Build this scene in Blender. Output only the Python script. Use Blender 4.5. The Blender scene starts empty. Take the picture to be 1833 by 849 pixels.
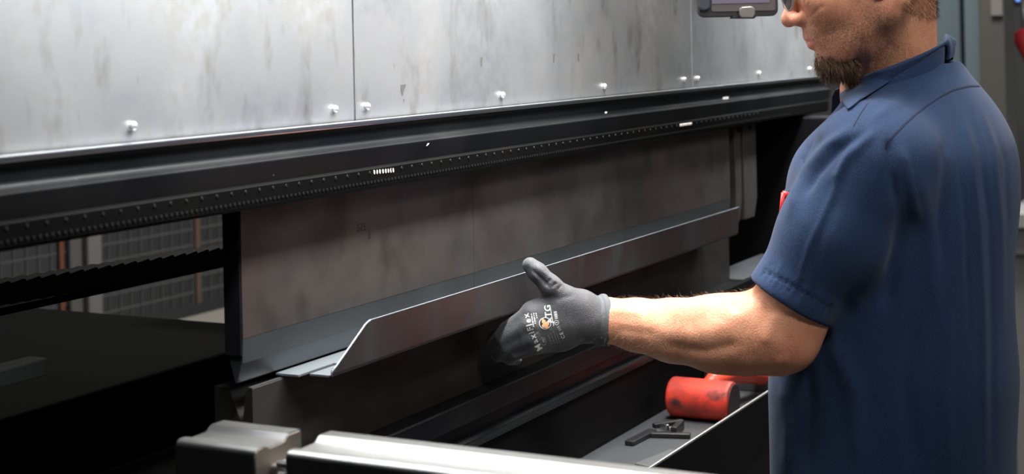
import bpy, bmesh, math, random
import numpy as np
from mathutils import Vector, Matrix
from mathutils.bvhtree import BVHTree
random.seed(7); rng = np.random.default_rng(7)
sc = bpy.context.scene
COL = sc.collection

# ------------------------------------------------------------------ camera
A = math.radians(27.7); FPX = 2800.0; PX, PY = 916.5, 77.0; EYE = 1.60; ROLL = 0.022
cA, sA, cR, sR = math.cos(A), math.sin(A), math.cos(ROLL), math.sin(ROLL)
fwd = Vector((cA, sA, 0)); rgt = Vector((sA, -cA, 0)); dwn = Vector((0, 0, -1))
ci = rgt * cR + dwn * sR; cj = dwn * cR - rgt * sR
cam = bpy.data.cameras.new('camera'); camo = bpy.data.objects.new('camera', cam); COL.objects.link(camo)
M = Matrix.Identity(4)
for k, v in enumerate((ci, -cj, -fwd)):
    for r_ in range(3): M[r_][k] = v[r_]
M.translation = (0, 0, EYE); camo.matrix_world = M
cam.sensor_width = 36; cam.lens = FPX / 1833 * 36; cam.shift_y = -(424.5 - PY) / 1833
cam.clip_start = .05; cam.clip_end = 60
cam.dof.use_dof = True; cam.dof.focus_distance = 2.05; cam.dof.aperture_fstop = 6.3
sc.camera = camo

# ------------------------------------------------------------------ world, lamps, exposure
W = bpy.data.worlds.new('world'); sc.world = W; W.use_nodes = True
W.node_tree.nodes['Background'].inputs[0].default_value = (.55, .62, .70, 1)
W.node_tree.nodes['Background'].inputs[1].default_value = .010
def area(name, loc, target, sx, sy, power, col, spread=180):
    l = bpy.data.lights.new(name, 'AREA'); l.shape = 'RECTANGLE'; l.size = sx; l.size_y = sy
    l.energy = power; l.color = col; l.spread = math.radians(spread)
    o = bpy.data.objects.new(name, l); COL.objects.link(o); o.location = loc
    d = Vector(target) - Vector(loc); o.rotation_euler = d.to_track_quat('-Z', 'Y').to_euler()
    return o
area('panel_strip_light', (1.60, .84, 1.83), (1.60, .97, 1.5), 1.15, .06, 7.8, (.93, .97, 1), 105)
area('panel_strip_light', (3.35, .84, 1.90), (3.35, .95, 1.5), .8, .06, 7, (.93, .97, 1), 110)  # second strip, added to brighten the third cover panel
area('face_fill_light', (.8, -.9, 3.3), (2.0, .62, 1.72), .8, .3, 2.6, (1, .96, .93), 34)  # unseen narrow fill, added to lift the face
area('front_lamp', (1.98, .76, 2.70), (1.98, .78, 1.3), .7, .2, 14, (1, .96, .91), 95)
area('overhead_lamp', (2.45, .62, 2.95), (1.9, .75, 1.3), 1.0, .3, 36, (1, .96, .90))
area('hall_window_light', (5.6, -3.2, 4.8), (2.0, 1.0, 1.5), 4.0, 1.6, 95, (.86, .95, 1))
area('cabinet_fill_light', (4.9, 1.1, 4.2), (6.1, 1.3, 1.0), 1.0, .6, 120, (1, .96, .9))  # added fill without a visible source, brightens the blue-grey cabinet side
area('fence_fill_light', (4.0, 2.7, 3.4), (4.2, 3.6, .8), 1.2, .5, 22, (1, .96, .9))  # unseen source added to light the wire fence
vs = sc.view_settings; vs.view_transform = 'Standard'; vs.look = 'None'; vs.exposure = 0.0; vs.gamma = 1; vs.use_curve_mapping = False

# ------------------------------------------------------------------ measuring helpers
def ray(x, y):
    u = ((x - PX) * cR - (y - PY) * sR) / FPX; v = ((x - PX) * sR + (y - PY) * cR) / FPX
    return Vector((cA + u * sA, sA - u * cA, -v))
def atY(x, y, Y): d = ray(x, y); return Vector((0, 0, EYE)) + d * (Y / d.y)
def atD(x, y, t): return Vector((0, 0, EYE)) + ray(x, y) * t
def proj_np(P):
    d = P[:, 0] * cA + P[:, 1] * sA; u = (P[:, 0] * sA - P[:, 1] * cA) / d; v = (EYE - P[:, 2]) / d
    return PX + FPX * (u * cR + v * sR), PY + FPX * (-u * sR + v * cR), d

# ------------------------------------------------------------------ materials
def mat(name, col, rough=.5, metal=0, **k):
    m = bpy.data.materials.new(name); m.use_nodes = True; nt = m.node_tree; b = nt.nodes['Principled BSDF']
    b.inputs['Base Color'].default_value = (*col, 1); b.inputs['Roughness'].default_value = rough
    b.inputs['Metallic'].default_value = metal
    for kk, v in k.items(): b.inputs[kk.replace('_', ' ')].default_value = v
    return m
def noise_mix(m, col2, scale=(5, 5, 5), detail=5, lo=.4, hi=.65, rough2=None, bump=0, bscale=80, attr=None, distortion=0, inp='Base Color'):
    """adds a second colour through object-space noise (chainable) and fine bump"""
    nt = m.node_tree; b = nt.nodes['Principled BSDF']; L = nt.links
    tc = nt.nodes.new('ShaderNodeTexCoord'); mp = nt.nodes.new('ShaderNodeMapping'); mp.inputs['Scale'].default_value = scale
    nz = nt.nodes.new('ShaderNodeTexNoise'); nz.inputs['Scale'].default_value = 1; nz.inputs['Detail'].default_value = detail
    nz.inputs['Distortion'].default_value = distortion
    cr = nt.nodes.new('ShaderNodeMapRange'); cr.inputs[1].default_value = lo; cr.inputs[2].default_value = hi
    L.new(tc.outputs['Object'], mp.inputs[0]); L.new(mp.outputs[0], nz.inputs[0]); L.new(nz.outputs[0], cr.inputs[0])
    mx = nt.nodes.new('ShaderNodeMix'); mx.data_type = 'RGBA'; mx.inputs[7].default_value = (*col2, 1)
    prev = b.inputs['Base Color'].links
    if prev: L.new(prev[0].from_socket, mx.inputs[6])
    else: mx.inputs[6].default_value = b.inputs['Base Color'].default_value
    fac = cr.outputs[0]
    if attr:
        at = nt.nodes.new('ShaderNodeAttribute'); at.attribute_name = attr
        mu = nt.nodes.new('ShaderNodeMath'); mu.operation = 'MULTIPLY'; L.new(at.outputs['Fac'], mu.inputs[0]); L.new(fac, mu.inputs[1]); fac = mu.outputs[0]
    L.new(fac, mx.inputs[0]); L.new(mx.outputs[2], b.inputs['Base Color'])
    if rough2 is not None:
        mr = nt.nodes.new('ShaderNodeMapRange'); mr.inputs[3].default_value = b.inputs['Roughness'].default_value; mr.inputs[4].default_value = rough2
        L.new(fac, mr.inputs[0]); L.new(mr.outputs[0], b.inputs['Roughness'])
    if bump:
        n2 = nt.nodes.new('ShaderNodeTexNoise'); n2.inputs['Scale'].default_value = bscale; n2.inputs['Detail'].default_value = 3
        bp = nt.nodes.new('ShaderNodeBump'); bp.inputs['Strength'].default_value = bump; bp.inputs['Distance'].default_value = .002
        L.new(tc.outputs['Object'], n2.inputs[0]); L.new(n2.outputs[0], bp.inputs['Height']); L.new(bp.outputs[0], b.inputs['Normal'])
    return m
def attr_mix(m, attr, col):
    nt = m.node_tree; b = nt.nodes['Principled BSDF']; L = nt.links
    at = nt.nodes.new('ShaderNodeAttribute'); at.attribute_name = attr
    mx = nt.nodes.new('ShaderNodeMix'); mx.data_type = 'RGBA'; mx.inputs[7].default_value = (*col, 1)
    prev = b.inputs['Base Color'].links
    if prev: L.new(prev[0].from_socket, mx.inputs[6])
    else: mx.inputs[6].default_value = b.inputs['Base Color'].default_value
    L.new(at.outputs['Fac'], mx.inputs[0]); L.new(mx.outputs[2], b.inputs['Base Color'])
    return m

galv = mat('galvanised_sheet', (.78, .79, .80), .44, 1)
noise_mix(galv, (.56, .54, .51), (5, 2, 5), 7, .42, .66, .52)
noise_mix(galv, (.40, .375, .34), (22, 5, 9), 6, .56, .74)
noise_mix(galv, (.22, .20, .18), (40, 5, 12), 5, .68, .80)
noise_mix(galv, (.66, .67, .69), (60, 60, 60), 2, .35, .8, None, .05, 600)
black = mat('black_lacquer', (.0028, .0032, .004), .40, 0, Specular_IOR_Level=.22)
noise_mix(black, (.005, .005, .0056), (9, 9, 9), 5, .4, .7, .5)
noise_mix(black, (.30, .30, .28), (170, 170, 170), 2, .80, .84)
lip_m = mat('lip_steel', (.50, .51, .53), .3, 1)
blackm = mat('black_oxide', (.0018, .0018, .0019), .6, 0, Specular_IOR_Level=.05)
noise_mix(blackm, (.0036, .0034, .0031), (6, 6, 6), 5, .4, .7)
darkvoid = mat('matt_black_paint', (.004, .004, .005), .8, 0, Specular_IOR_Level=.15)
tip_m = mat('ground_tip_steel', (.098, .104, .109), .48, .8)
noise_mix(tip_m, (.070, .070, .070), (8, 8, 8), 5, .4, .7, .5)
punch_m = mat('ground_tool_steel', (.122, .109, .099), .48, .75)
noise_mix(punch_m, (.066, .056, .049), (7, 7, 9), 6, .42, .66, .6)
noise_mix(punch_m, (.118, .078, .069), (5, 5, 3), 5, .52, .75)
noise_mix(punch_m, (.060, .052, .046), (12, 6, 10), 6, .54, .74)
die_m = mat('die_steel', (.070, .062, .057), .5, .75)
noise_mix(die_m, (.035, .031, .029), (7, 7, 14), 6, .42, .66, .6)
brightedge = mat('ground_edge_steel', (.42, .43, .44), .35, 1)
bend_m = mat('mill_sheet_steel', (.090, .088, .091), .48, .75)
noise_mix(bend_m, (.085, .050, .045), (4, 4, 8), 5, .42, .66)
noise_mix(bend_m, (.10, .10, .105), (16, 6, 6), 5, .5, .72, .5)
cutedge = mat('cut_edge_steel', (.33, .37, .42), .45, .7)
ink = mat('etched_ink', (.015, .014, .013), .7)
alu = mat('anodised_aluminium', (.50, .50, .49), .30, 1)
noise_mix(alu, (.38, .38, .37), (20, 4, 20), 4, .42, .7, .38)
alu_end = mat('sawn_aluminium_end', (.26, .23, .20), .55, .5)
chrome = mat('chrome', (.75, .75, .74), .25, 1)
rivet_m = mat('rivet_metal', (.62, .62, .61), .40, .7)
white_p = mat('white_paint_mark', (.85, .80, .78), .5)
mesh_m = mat('galvanised_wire', (.13, .135, .14), .5, .3)
post_m = mat('grey_post_paint', (.30, .30, .30), .5)
orange_m = mat('orange_tube', (.20, .07, .04), .5)
cream_m = mat('cream_rail_paint', (.30, .28, .25), .6)
skin = mat('skin', (.67, .315, .185), .5, 0, Subsurface_Weight=.12, Subsurface_Scale=.006, Specular_IOR_Level=.4)
skin.node_tree.nodes['Principled BSDF'].inputs['Subsurface Radius'].default_value = (1, .35, .2)
noise_mix(skin, (.57, .235, .135), (28, 28, 28), 5, .42, .7)
noise_mix(skin, (.66, .345, .22), (120, 120, 120), 3, .5, .8, None, .35, 420)
noise_mix(skin, (.20, .115, .07), (420, 420, 420), 2, .30, .70, attr='stubble')
attr_mix(skin, 'flush', (.60, .20, .15)); attr_mix(skin, 'lip', (.50, .19, .16))
hair_m = mat('brown_hair', (.050, .028, .017), .7, 0, Specular_IOR_Level=.2)
noise_mix(hair_m, (.085, .050, .030), (90, 90, 90), 4, .4, .7, None, .8, 300)
beard_m = mat('ginger_brown_beard_hair', (.065, .032, .016), .55)
armhair_m = mat('fair_arm_hair', (.30, .20, .11), .5)
eye_m = mat('eye_white', (.75, .72, .68), .2); iris_m = mat('iris', (.10, .14, .16), .2)
shirt_m = mat('navy_twill', (.014, .033, .085), .82, 0, Specular_IOR_Level=.25, Sheen_Weight=.08, Sheen_Roughness=.5)
noise_mix(shirt_m, (.012, .030, .082), (9, 9, 9), 4, .4, .7)
noise_mix(shirt_m, (.022, .048, .115), (900, 900, 300), 2, .4, .65, None, .30, 900)
seam_m = mat('navy_seam_thread', (.006, .012, .035), .9)
thread_m = mat('navy_stitch_thread', (.025, .05, .12), .8)
trouser_m = mat('dark_trouser_cloth', (.010, .014, .026), .9)
leather = mat('black_leather', (.012, .011, .010), .5)
glove_m = mat('grey_nitrile_glove', (.060, .060, .065), .62, 0, Sheen_Weight=.2)
noise_mix(glove_m, (.050, .050, .054), (60, 60, 60), 4, .4, .7, .7, .5, 700)
cuff_m = mat('grey_knit_cuff', (.085, .09, .098), .85)
glove_w = mat('glove_white_print', (.62, .62, .60), .6); glove_g = mat('glove_grey_print', (.26, .26, .25), .6)
glove_o = mat('glove_tan_print', (.60, .32, .16), .6); glove_k = mat('glove_black_print', (.012, .012, .012), .6)
red_m = mat('red_rubber', (.72, .055, .030), .42)
noise_mix(red_m, (.36, .035, .025), (22, 22, 22), 6, .42, .62, .6)
noise_mix(red_m, (.06, .018, .018), (26, 20, 30), 7, .53, .68, .7)  # dirt, strengthened to stand in for shade on the head
red_grip = mat('red_grip', (.80, .075, .035), .4)
tray_m = mat('tray_grey_steel', (.070, .075, .081), .5, .3)
noise_mix(tray_m, (.06, .062, .066), (10, 10, 10), 5, .4, .7)
plast = mat('black_rugged_plastic', (.018, .020, .022), .4)
plast2 = mat('dark_bezel_plastic', (.065, .060, .062), .35)
metalgrey = mat('grey_clamp_metal', (.16, .152, .15), .4, .4)
lens_m = mat('smoked_lens', (.015, .015, .02), .05, 0, Alpha=.96)
clear_m = mat('clear_frame_plastic', (.45, .42, .40), .1, 0, Transmission_Weight=.4)
pen_red = mat('pen_red_plastic', (.80, .035, .03), .35)
def emis(name, col, s):
    m = mat(name, (0.02, 0.02, 0.02), .3); b = m.node_tree.nodes['Principled BSDF']
    b.inputs['Emission Color'].default_value = (*col, 1); b.inputs['Emission Strength'].default_value = s; return m
concrete = mat('workshop_concrete', (.16, .155, .15), .6)
noise_mix(concrete, (.10, .098, .095), (1.5, 1.5, 1.5), 6, .4, .7)
wall_m = mat('hall_wall_paint', (.10, .10, .105), .8)
ceil_m = mat('hall_ceiling_paint', (.12, .12, .12), .9)

# ------------------------------------------------------------------ mesh helpers
def link(name, me, m, parent=None, smooth=False):
    o = bpy.data.objects.new(name, me); COL.objects.link(o)
    if m is not None and len(me.materials) == 0: me.materials.append(m)
    if parent: o.parent = parent
    if smooth: me.polygons.foreach_set('use_smooth', [True] * len(me.polygons))
    return o
def bmo(name, bm, m, parent=None, smooth=False, bevel=0, seg=2, autosmooth=False):
    bmesh.ops.recalc_face_normals(bm, faces=bm.faces)
    me = bpy.data.meshes.new(name); bm.to_mesh(me); bm.free()
    o = link(name, me, m, parent, smooth or autosmooth)
    if bevel:
        b = o.modifiers.new('bevel', 'BEVEL'); b.width = bevel; b.segments = seg; b.limit_method = 'ANGLE'; b.angle_limit = .6
    if autosmooth or bevel:
        me.polygons.foreach_set('use_smooth', [True] * len(me.polygons))
        me.set_sharp_from_angle(angle=math.radians(40))
        w = o.modifiers.new('normals', 'WEIGHTED_NORMAL'); w.keep_sharp = True; w.weight = 60
    return o
def bx(bm, x0, x1, y0, y1, z0, z1):
    v = [bm.verts.new((x, y, z)) for x in (x0, x1) for y in (y0, y1) for z in (z0, z1)]
    for f in ((0, 1, 3, 2), (4, 6, 7, 5), (0, 4, 5, 1), (2, 3, 7, 6), (0, 2, 6, 4), (1, 5, 7, 3)): bm.faces.new([v[i] for i in f])
def box(name, b, m, parent=None, bevel=0):
    bm = bmesh.new(); bx(bm, *b); return bmo(name, bm, m, parent, bevel=bevel)
def prism(bm, pts, p0, p1, axis='X'):
    """closed 2D outline extruded between p0 and p1 along an axis (X: pts are (y,z); Y: (x,z); Z: (x,y))"""
    def mk(p, t): return {'X': (t, p[0], p[1]), 'Y': (p[0], t, p[1]), 'Z': (p[0], p[1], t)}[axis]
    a = [bm.verts.new(mk(p, p0)) for p in pts]; b = [bm.verts.new(mk(p, p1)) for p in pts]; n = len(pts)
    for i in range(n): bm.faces.new((a[i], a[(i + 1) % n], b[(i + 1) % n], b[i]))
    bm.faces.new(a[::-1]); bm.faces.new(b)
def tube(bm, pts, rads, seg=12, caps=True):
    pts = [Vector(p) for p in pts]
    if not hasattr(rads, '__len__'): rads = [rads] * len(pts)
    rings = []; up = None
    for i, p in enumerate(pts):
        t = (pts[min(i + 1, len(pts) - 1)] - pts[max(i - 1, 0)]).normalized()
        if up is None: up = t.orthogonal().normalized()
        up = (up - t * up.dot(t)).normalized(); s = t.cross(up)
        rings.append([bm.verts.new(p + (up * math.cos(2 * math.pi * k / seg) + s * math.sin(2 * math.pi * k / seg)) * rads[i]) for k in range(seg)])
    for a, b in zip(rings, rings[1:]):
        for k in range(seg): bm.faces.new((a[k], a[(k + 1) % seg], b[(k + 1) % seg], b[k]))
    if caps: bm.faces.new(rings[0][::-1]); bm.faces.new(rings[-1])
def empty(name, loc, label=None, cat=None, group=None):
    o = bpy.data.objects.new(name, None); COL.objects.link(o); o.location = loc; o.empty_display_size = .05
    return tag(o, label, cat, group)
def tag(o, label=None, cat=None, group=None, kind=None):
    for k, v in (('label', label), ('category', cat), ('group', group), ('kind', kind)):
        if v: o[k] = v
    return o
def adopt(o, parent):
    """parent keeping the world position (parents here are unrotated empties)"""
    o.parent = parent; o.matrix_parent_inverse = Matrix.Translation(-Vector(parent.location)); return o
def under(root):
    def add(o): return adopt(o, root)
    return add

# ------------------------------------------------------------------ signed-distance modelling (numpy surface nets)
def arr(p): return np.array(p, dtype=np.float32)
def rc(P, a, b, ra, rb):
    a = arr(a); ba = arr(b) - a; pa = P - a
    h = np.clip(pa @ ba / max(float(ba @ ba), 1e-9), 0, 1)
    return np.linalg.norm(pa - h[:, None] * ba, axis=1) - (ra + (rb - ra) * h)
def ell(P, c, r, R=None):
    q = P - arr(c)
    if R is not None: q = q @ R.T
    r = arr(r); k0 = np.linalg.norm(q / r, axis=1); k1 = np.linalg.norm(q / (r * r), axis=1) + 1e-9
    return k0 * (k0 - 1) / k1
def smin(a, b, k):
    h = np.clip(.5 + .5 * (b - a) / k, 0, 1); return b + (a - b) * h - k * h * (1 - h)
def smax(a, b, k): return -smin(-a, -b, k)
def chain(P, pts, k=.01):
    d = None
    for (a, ra), (b, rb) in zip(pts, pts[1:]):
        e = rc(P, a, b, ra, rb); d = e if d is None else smin(d, e, k)
    return d
def sdf_mesh(f, lo, hi, h):
    n = [int(math.ceil((hi[i] - lo[i]) / h / 4)) * 4 for i in range(3)]
    ax = [lo[i] + h * np.arange(n[i], dtype=np.float32) for i in range(3)]
    cx = [lo[i] + h * (4 * np.arange(n[i] // 4) + 1.5) for i in range(3)]
    G = np.stack(np.meshgrid(*cx, indexing='ij'), -1).reshape(-1, 3).astype(np.float32)
    Fc = f(G).reshape([k // 4 for k in n]).astype(np.float32)
    Fv = Fc.repeat(4, 0).repeat(4, 1).repeat(4, 2)
    idx = np.argwhere(np.abs(Fv) < h * 6.0)
    P = np.stack([ax[i][idx[:, i]] for i in range(3)], -1)
    Fv[idx[:, 0], idx[:, 1], idx[:, 2]] = f(P)
    S = Fv < 0
    cnt = sum(S[i:n[0] - 1 + i, j:n[1] - 1 + j, k:n[2] - 1 + k].astype(np.int8) for i in (0, 1) for j in (0, 1) for k in (0, 1))
    act = (cnt > 0) & (cnt < 8); C = np.argwhere(act); vid = -np.ones(act.shape, np.int64); vid[act] = np.arange(len(C))
    offs = np.array([(i, j, k) for i in (0, 1) for j in (0, 1) for k in (0, 1)])
    V = np.stack([Fv[C[:, 0] + o[0], C[:, 1] + o[1], C[:, 2] + o[2]] for o in offs], 1)
    acc = np.zeros((len(C), 3)); w = np.zeros(len(C))
    for a in range(8):
        for b in range(a + 1, 8):
            if np.abs(offs[a] - offs[b]).sum() != 1: continue
            m = (V[:, a] < 0) != (V[:, b] < 0); t = V[m, a] / (V[m, a] - V[m, b])
            acc[m] += offs[a] + t[:, None] * (offs[b] - offs[a]); w[m] += 1
    pos = arr(lo) + h * (C + acc / w[:, None])
    quads = []
    for axn in range(3):
        s0 = [slice(None)] * 3; s1 = [slice(None)] * 3; s0[axn] = slice(0, -1); s1[axn] = slice(1, None)
        a0, a1 = S[tuple(s0)], S[tuple(s1)]; e = np.argwhere(a0 != a1)
        u, v = (axn + 1) % 3, (axn + 2) % 3
        ok = (e[:, u] > 0) & (e[:, v] > 0) & (e[:, u] < act.shape[u]) & (e[:, v] < act.shape[v]) & (e[:, axn] < act.shape[axn]); e = e[ok]
        def g(du, dv):
            q = e.copy(); q[:, u] -= du; q[:, v] -= dv; return vid[q[:, 0], q[:, 1], q[:, 2]]
        Q = np.stack([g(1, 1), g(0, 1), g(0, 0), g(1, 0)], 1)
        ins = a0[e[:, 0], e[:, 1], e[:, 2]]; Q[~ins] = Q[~ins][:, ::-1]; quads.append(Q)
    Q = np.concatenate(quads); Q = Q[(Q >= 0).all(1)]
    return pos.astype(np.float64), Q
def relax(pos, Q, it=2, lam=.5):
    E_ = np.concatenate([Q[:, [0, 1]], Q[:, [1, 2]], Q[:, [2, 3]], Q[:, [3, 0]]])
    for _ in range(it):
        s = np.zeros_like(pos); c = np.zeros(len(pos))
        for k in range(3): s[:, k] = np.bincount(E_[:, 0], pos[E_[:, 1], k], len(pos)) + np.bincount(E_[:, 1], pos[E_[:, 0], k], len(pos))
        c = np.bincount(E_[:, 0], minlength=len(pos)) + np.bincount(E_[:, 1], minlength=len(pos))
        pos = pos + lam * (s / np.maximum(c, 1)[:, None] - pos)
    return pos
def normals(pos, Q):
    n = np.cross(pos[Q[:, 2]] - pos[Q[:, 0]], pos[Q[:, 3]] - pos[Q[:, 1]]); N = np.zeros_like(pos)
    for c in range(4):
        for k in range(3): N[:, k] += np.bincount(Q[:, c], n[:, k], len(pos))
    return N / (np.linalg.norm(N, axis=1)[:, None] + 1e-12)
def polydist(x, y, pl):
    d = np.full(len(x), 1e9); tt = np.zeros(len(x)); pl = np.array(pl, float); L = len(pl) - 1
    for i in range(L):
        a, b = pl[i], pl[i + 1]; ba = b - a; t = np.clip(((x - a[0]) * ba[0] + (y - a[1]) * ba[1]) / (ba @ ba + 1e-9), 0, 1)
        e = np.hypot(x - a[0] - t * ba[0], y - a[1] - t * ba[1]); m = e < d; d[m] = e[m]; tt[m] = (i + t[m]) / L
    return d, tt
def sculpt(pos, Q, strokes, vis=.05, dmax=9):
    """push real geometry in or out along its normals: folds, creases, wrinkles"""
    N = normals(pos, Q); x, y, d = proj_np(pos); V = pos - np.array([0, 0, EYE]); V /= np.linalg.norm(V, axis=1)[:, None]
    face = np.clip((-(N * V).sum(1) + .15) / .3, 0, 1) * (d < dmax); out = np.zeros(len(pos))
    for pl, wpx, amp in strokes:
        dd, t = polydist(x, y, pl); taper = np.clip(np.minimum(t, 1 - t) * 5 + .15, 0, 1)
        out += amp * np.exp(-(dd / wpx) ** 2) * taper
    return pos + N * (out * face)[:, None]
def qmesh(name, pos, Q, m, parent=None):
    me = bpy.data.meshes.new(name); me.vertices.add(len(pos)); me.vertices.foreach_set('co', pos.astype(np.float32).ravel())
    me.loops.add(len(Q) * 4); me.loops.foreach_set('vertex_index', Q.astype(np.int32).ravel())
    me.polygons.add(len(Q)); me.polygons.foreach_set('loop_start', (np.arange(len(Q)) * 4).astype(np.int32))
    me.update(calc_edges=True); me.validate()
    o = link(name, me, m, None, True)
    if parent: adopt(o, parent)
    return o
def join_np(parts):
    P, Qs, n = [], [], 0
    for p, q in parts: P.append(p); Qs.append(q + n); n += len(p)
    return np.concatenate(P), np.concatenate(Qs)
def vattr(o, name, val):
    a = o.data.attributes.new(name, 'FLOAT', 'POINT'); a.data.foreach_set('value', np.asarray(val, np.float32))
def bvh(pos, Q): return BVHTree.FromPolygons([tuple(p) for p in pos], [tuple(q) for q in Q])
def hit(b, x, y):
    d = ray(x, y).normalized(); h = b.ray_cast(Vector((0, 0, EYE)), d); return (h[0], h[1]) if h[0] is not None else (None, None)
def strands(name, roots, dirs, lens, wid, m, parent, bend=.3):
    """thin tapered hairs as real ribbons"""
    n = len(roots); side = np.cross(dirs, rng.normal(size=(n, 3))); side /= np.linalg.norm(side, axis=1)[:, None] + 1e-9
    drift = rng.normal(size=(n, 3)) * bend; L = lens[:, None]; w = wid
    p1 = roots + dirs * L * .5 + drift * L * .12; p2 = roots + dirs * L * .95 + drift * L * .4
    V = np.stack([roots - side * w, roots + side * w, p1 + side * w * .8, p1 - side * w * .8, p2 + side * w * .25, p2 - side * w * .25], 1).reshape(-1, 3)
    b = np.arange(n)[:, None] * 6; Q = np.concatenate([b + np.array([0, 1, 2, 3]), b + np.array([3, 2, 4, 5])])
    o = qmesh(name, V, Q, m, parent); o['kind'] = 'stuff'; return o
def text_tris(body, size=1.0, bold=.0):
    cu = bpy.data.curves.new('t', 'FONT'); cu.body = body; cu.size = size; cu.align_x = 'CENTER'; cu.align_y = 'CENTER'; cu.resolution_u = 3; cu.offset = bold
    ob = bpy.data.objects.new('t', cu); COL.objects.link(ob); dg = bpy.context.evaluated_depsgraph_get()
    me = ob.evaluated_get(dg).to_mesh(); v = [(p.co.x, p.co.y) for p in me.vertices]; f = [tuple(p.vertices) for p in me.polygons]
    ob.evaluated_get(dg).to_mesh_clear(); bpy.data.objects.remove(ob); bpy.data.curves.remove(cu); return v, f

# ================================================================== SETTING
box('floor', (-1.5, 9, -6, 6, -.05, 0), concrete)['kind'] = 'structure'
box('ceiling', (-1.5, 9, -6, 6, 5.0, 5.1), ceil_m)['kind'] = 'structure'
box('wall_back', (-1.5, 9, 5.9, 6, 0, 5), wall_m)['kind'] = 'structure'
box('wall_right', (8.9, 9, -6, 6, 0, 5), wall_m)['kind'] = 'structure'
box('wall_left', (-1.6, -1.5, -6, 6, 0, 5), mat('dark_wall_paint', (.035, .035, .037), .8))['kind'] = 'structure'
box('wall_front', (-1.5, 9, -6.1, -6, 0, 5), wall_m)['kind'] = 'structure'

# ================================================================== PRESS BRAKE
pb = empty('press_brake', (2.2, 1.2, 0), 'large press brake with galvanised cover panels above a black ram beam', 'machine'); P_ = under(pb)
# cover panels with rivets
seams = [-.657, .458, 1.573, 2.688, 3.803]
rbm = bmesh.new(); bmesh.ops.create_uvsphere(rbm, u_segments=12, v_segments=8, radius=1)
for v in rbm.verts: v.co.x *= .0046; v.co.z *= .0046; v.co.y *= .0040
for f in rbm.faces: f.smooth = True
rme = bpy.data.meshes.new('rivet'); rbm.to_mesh(rme); rbm.free(); rme.materials.append(rivet_m)
for i in range(4):
    x0, x1 = seams[i] + .0024, seams[i + 1] - .0024
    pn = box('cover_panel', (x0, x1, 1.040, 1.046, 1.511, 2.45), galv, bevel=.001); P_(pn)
    for kx in range(4):
        for zz in (1.527, 1.95, 2.40):
            r = bpy.data.objects.new('rivet', rme); COL.objects.link(r)
            r.location = (seams[i] + .023 + kx * .3487, 1.0375, zz); r.parent = pn
P_(box('cover_frame', (-.65, 3.80, 1.048, 1.30, 1.50, 2.45), blackm))
# ram beam profile: bright lip, recessed face, rounded ridge, lower face
pts = [(1.30, 1.5095), (1.0345, 1.5095), (1.0300, 1.5085), (1.0300, 1.5040), (1.0335, 1.500), (1.0337, 1.4880)]
pts += [(1.0335, 1.4862), (1.0326, 1.4842), (1.0308, 1.4827), (1.0283, 1.4816), (1.0250, 1.4806), (1.0215, 1.4799), (1.0192, 1.4789), (1.0185, 1.4770), (1.0225, 1.4560), (1.30, 1.4560)]
bm = bmesh.new(); prism(bm, pts, -.65, 3.50); P_(bmo('ram_beam', bm, black, autosmooth=True))
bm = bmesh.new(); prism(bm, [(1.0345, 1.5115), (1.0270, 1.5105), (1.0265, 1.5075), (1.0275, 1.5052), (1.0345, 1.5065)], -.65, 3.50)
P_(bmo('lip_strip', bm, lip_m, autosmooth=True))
# clamp rail with two rows of holes
bm = bmesh.new(); prism(bm, [(1.20, 1.4558), (1.0220, 1.4558), (1.0180, 1.4530), (1.0185, 1.4330), (1.0230, 1.4290), (1.0450, 1.4270), (1.20, 1.4270)], -.65, 3.48)
rail = P_(bmo('clamp_rail', bm, blackm, autosmooth=True))
sbm = bmesh.new(); bmesh.ops.create_cone(sbm, cap_ends=True, segments=8, radius1=.0022, radius2=.0016, depth=.0016, matrix=Matrix.Rotation(math.pi / 2, 4, 'X'))
sme = bpy.data.meshes.new('screw'); sbm.to_mesh(sme); sbm.free(); screw_m = mat('dull_screw_metal', (.016, .016, .016), .5, .5); sme.materials.append(screw_m)
X = .80
while X < 3.0:
    s = bpy.data.objects.new('screw', sme); COL.objects.link(s); s.location = (X, 1.0180, 1.4492); s.parent = rail; X += .0240
bm = bmesh.new(); X = .70
while X < 3.2:
    bx(bm, X - .0015, X + .0015, 1.0173, 1.0190, 1.4366, 1.4392); X += .0077
o = bmo('rail_notches', bm, screw_m); o.parent = rail; o['kind'] = 'stuff'
k = 0
dotm = bmesh.new(); bmesh.ops.create_cone(dotm, cap_ends=True, segments=10, radius1=.0021, radius2=.0021, depth=.0008, matrix=Matrix.Rotation(math.pi / 2, 4, 'X'))
for v in dotm.verts: v.co.z *= 1.5
dme = bpy.data.meshes.new('marker_dot'); dotm.to_mesh(dme); dotm.free(); dme.materials.append(white_p)
for px in (670, 675, 680, 685.5, 690.5, 695, 699.5, 704):
    p = atY(px, 308.5 - (px - 670) * .10, 1.0178); s = bpy.data.objects.new('marker_dot', dme); COL.objects.link(s); s.location = p; s.parent = rail
    s.scale = (.55, 1, .8)
for n_, pa, pb_, hgt in (('marker_dash', (1217, 224.5), (1238, 221.5), .0042),):
    a, b = atY(*pa, 1.0178), atY(*pb_, 1.0178); bm = bmesh.new(); bx(bm, a.x, b.x, 1.0172, 1.0190, a.z - hgt / 2, a.z + hgt / 2); o = bmo(n_, bm, white_p, bevel=.0006); o.parent = rail
def flat_mark(name, pts_, Y, m, parent):
    bm = bmesh.new(); bm.faces.new([bm.verts.new(atY(x, y, Y)) for x, y in pts_]); o = bmo(name, bm, m); o.parent = parent; return o
for q in ([(763, 262), (765, 257), (769, 256), (767, 259)], [(1083, 203), (1083, 200), (1087, 200), (1086, 203)]): flat_mark('paint_chip', q, 1.0176, white_p, rail)
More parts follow.
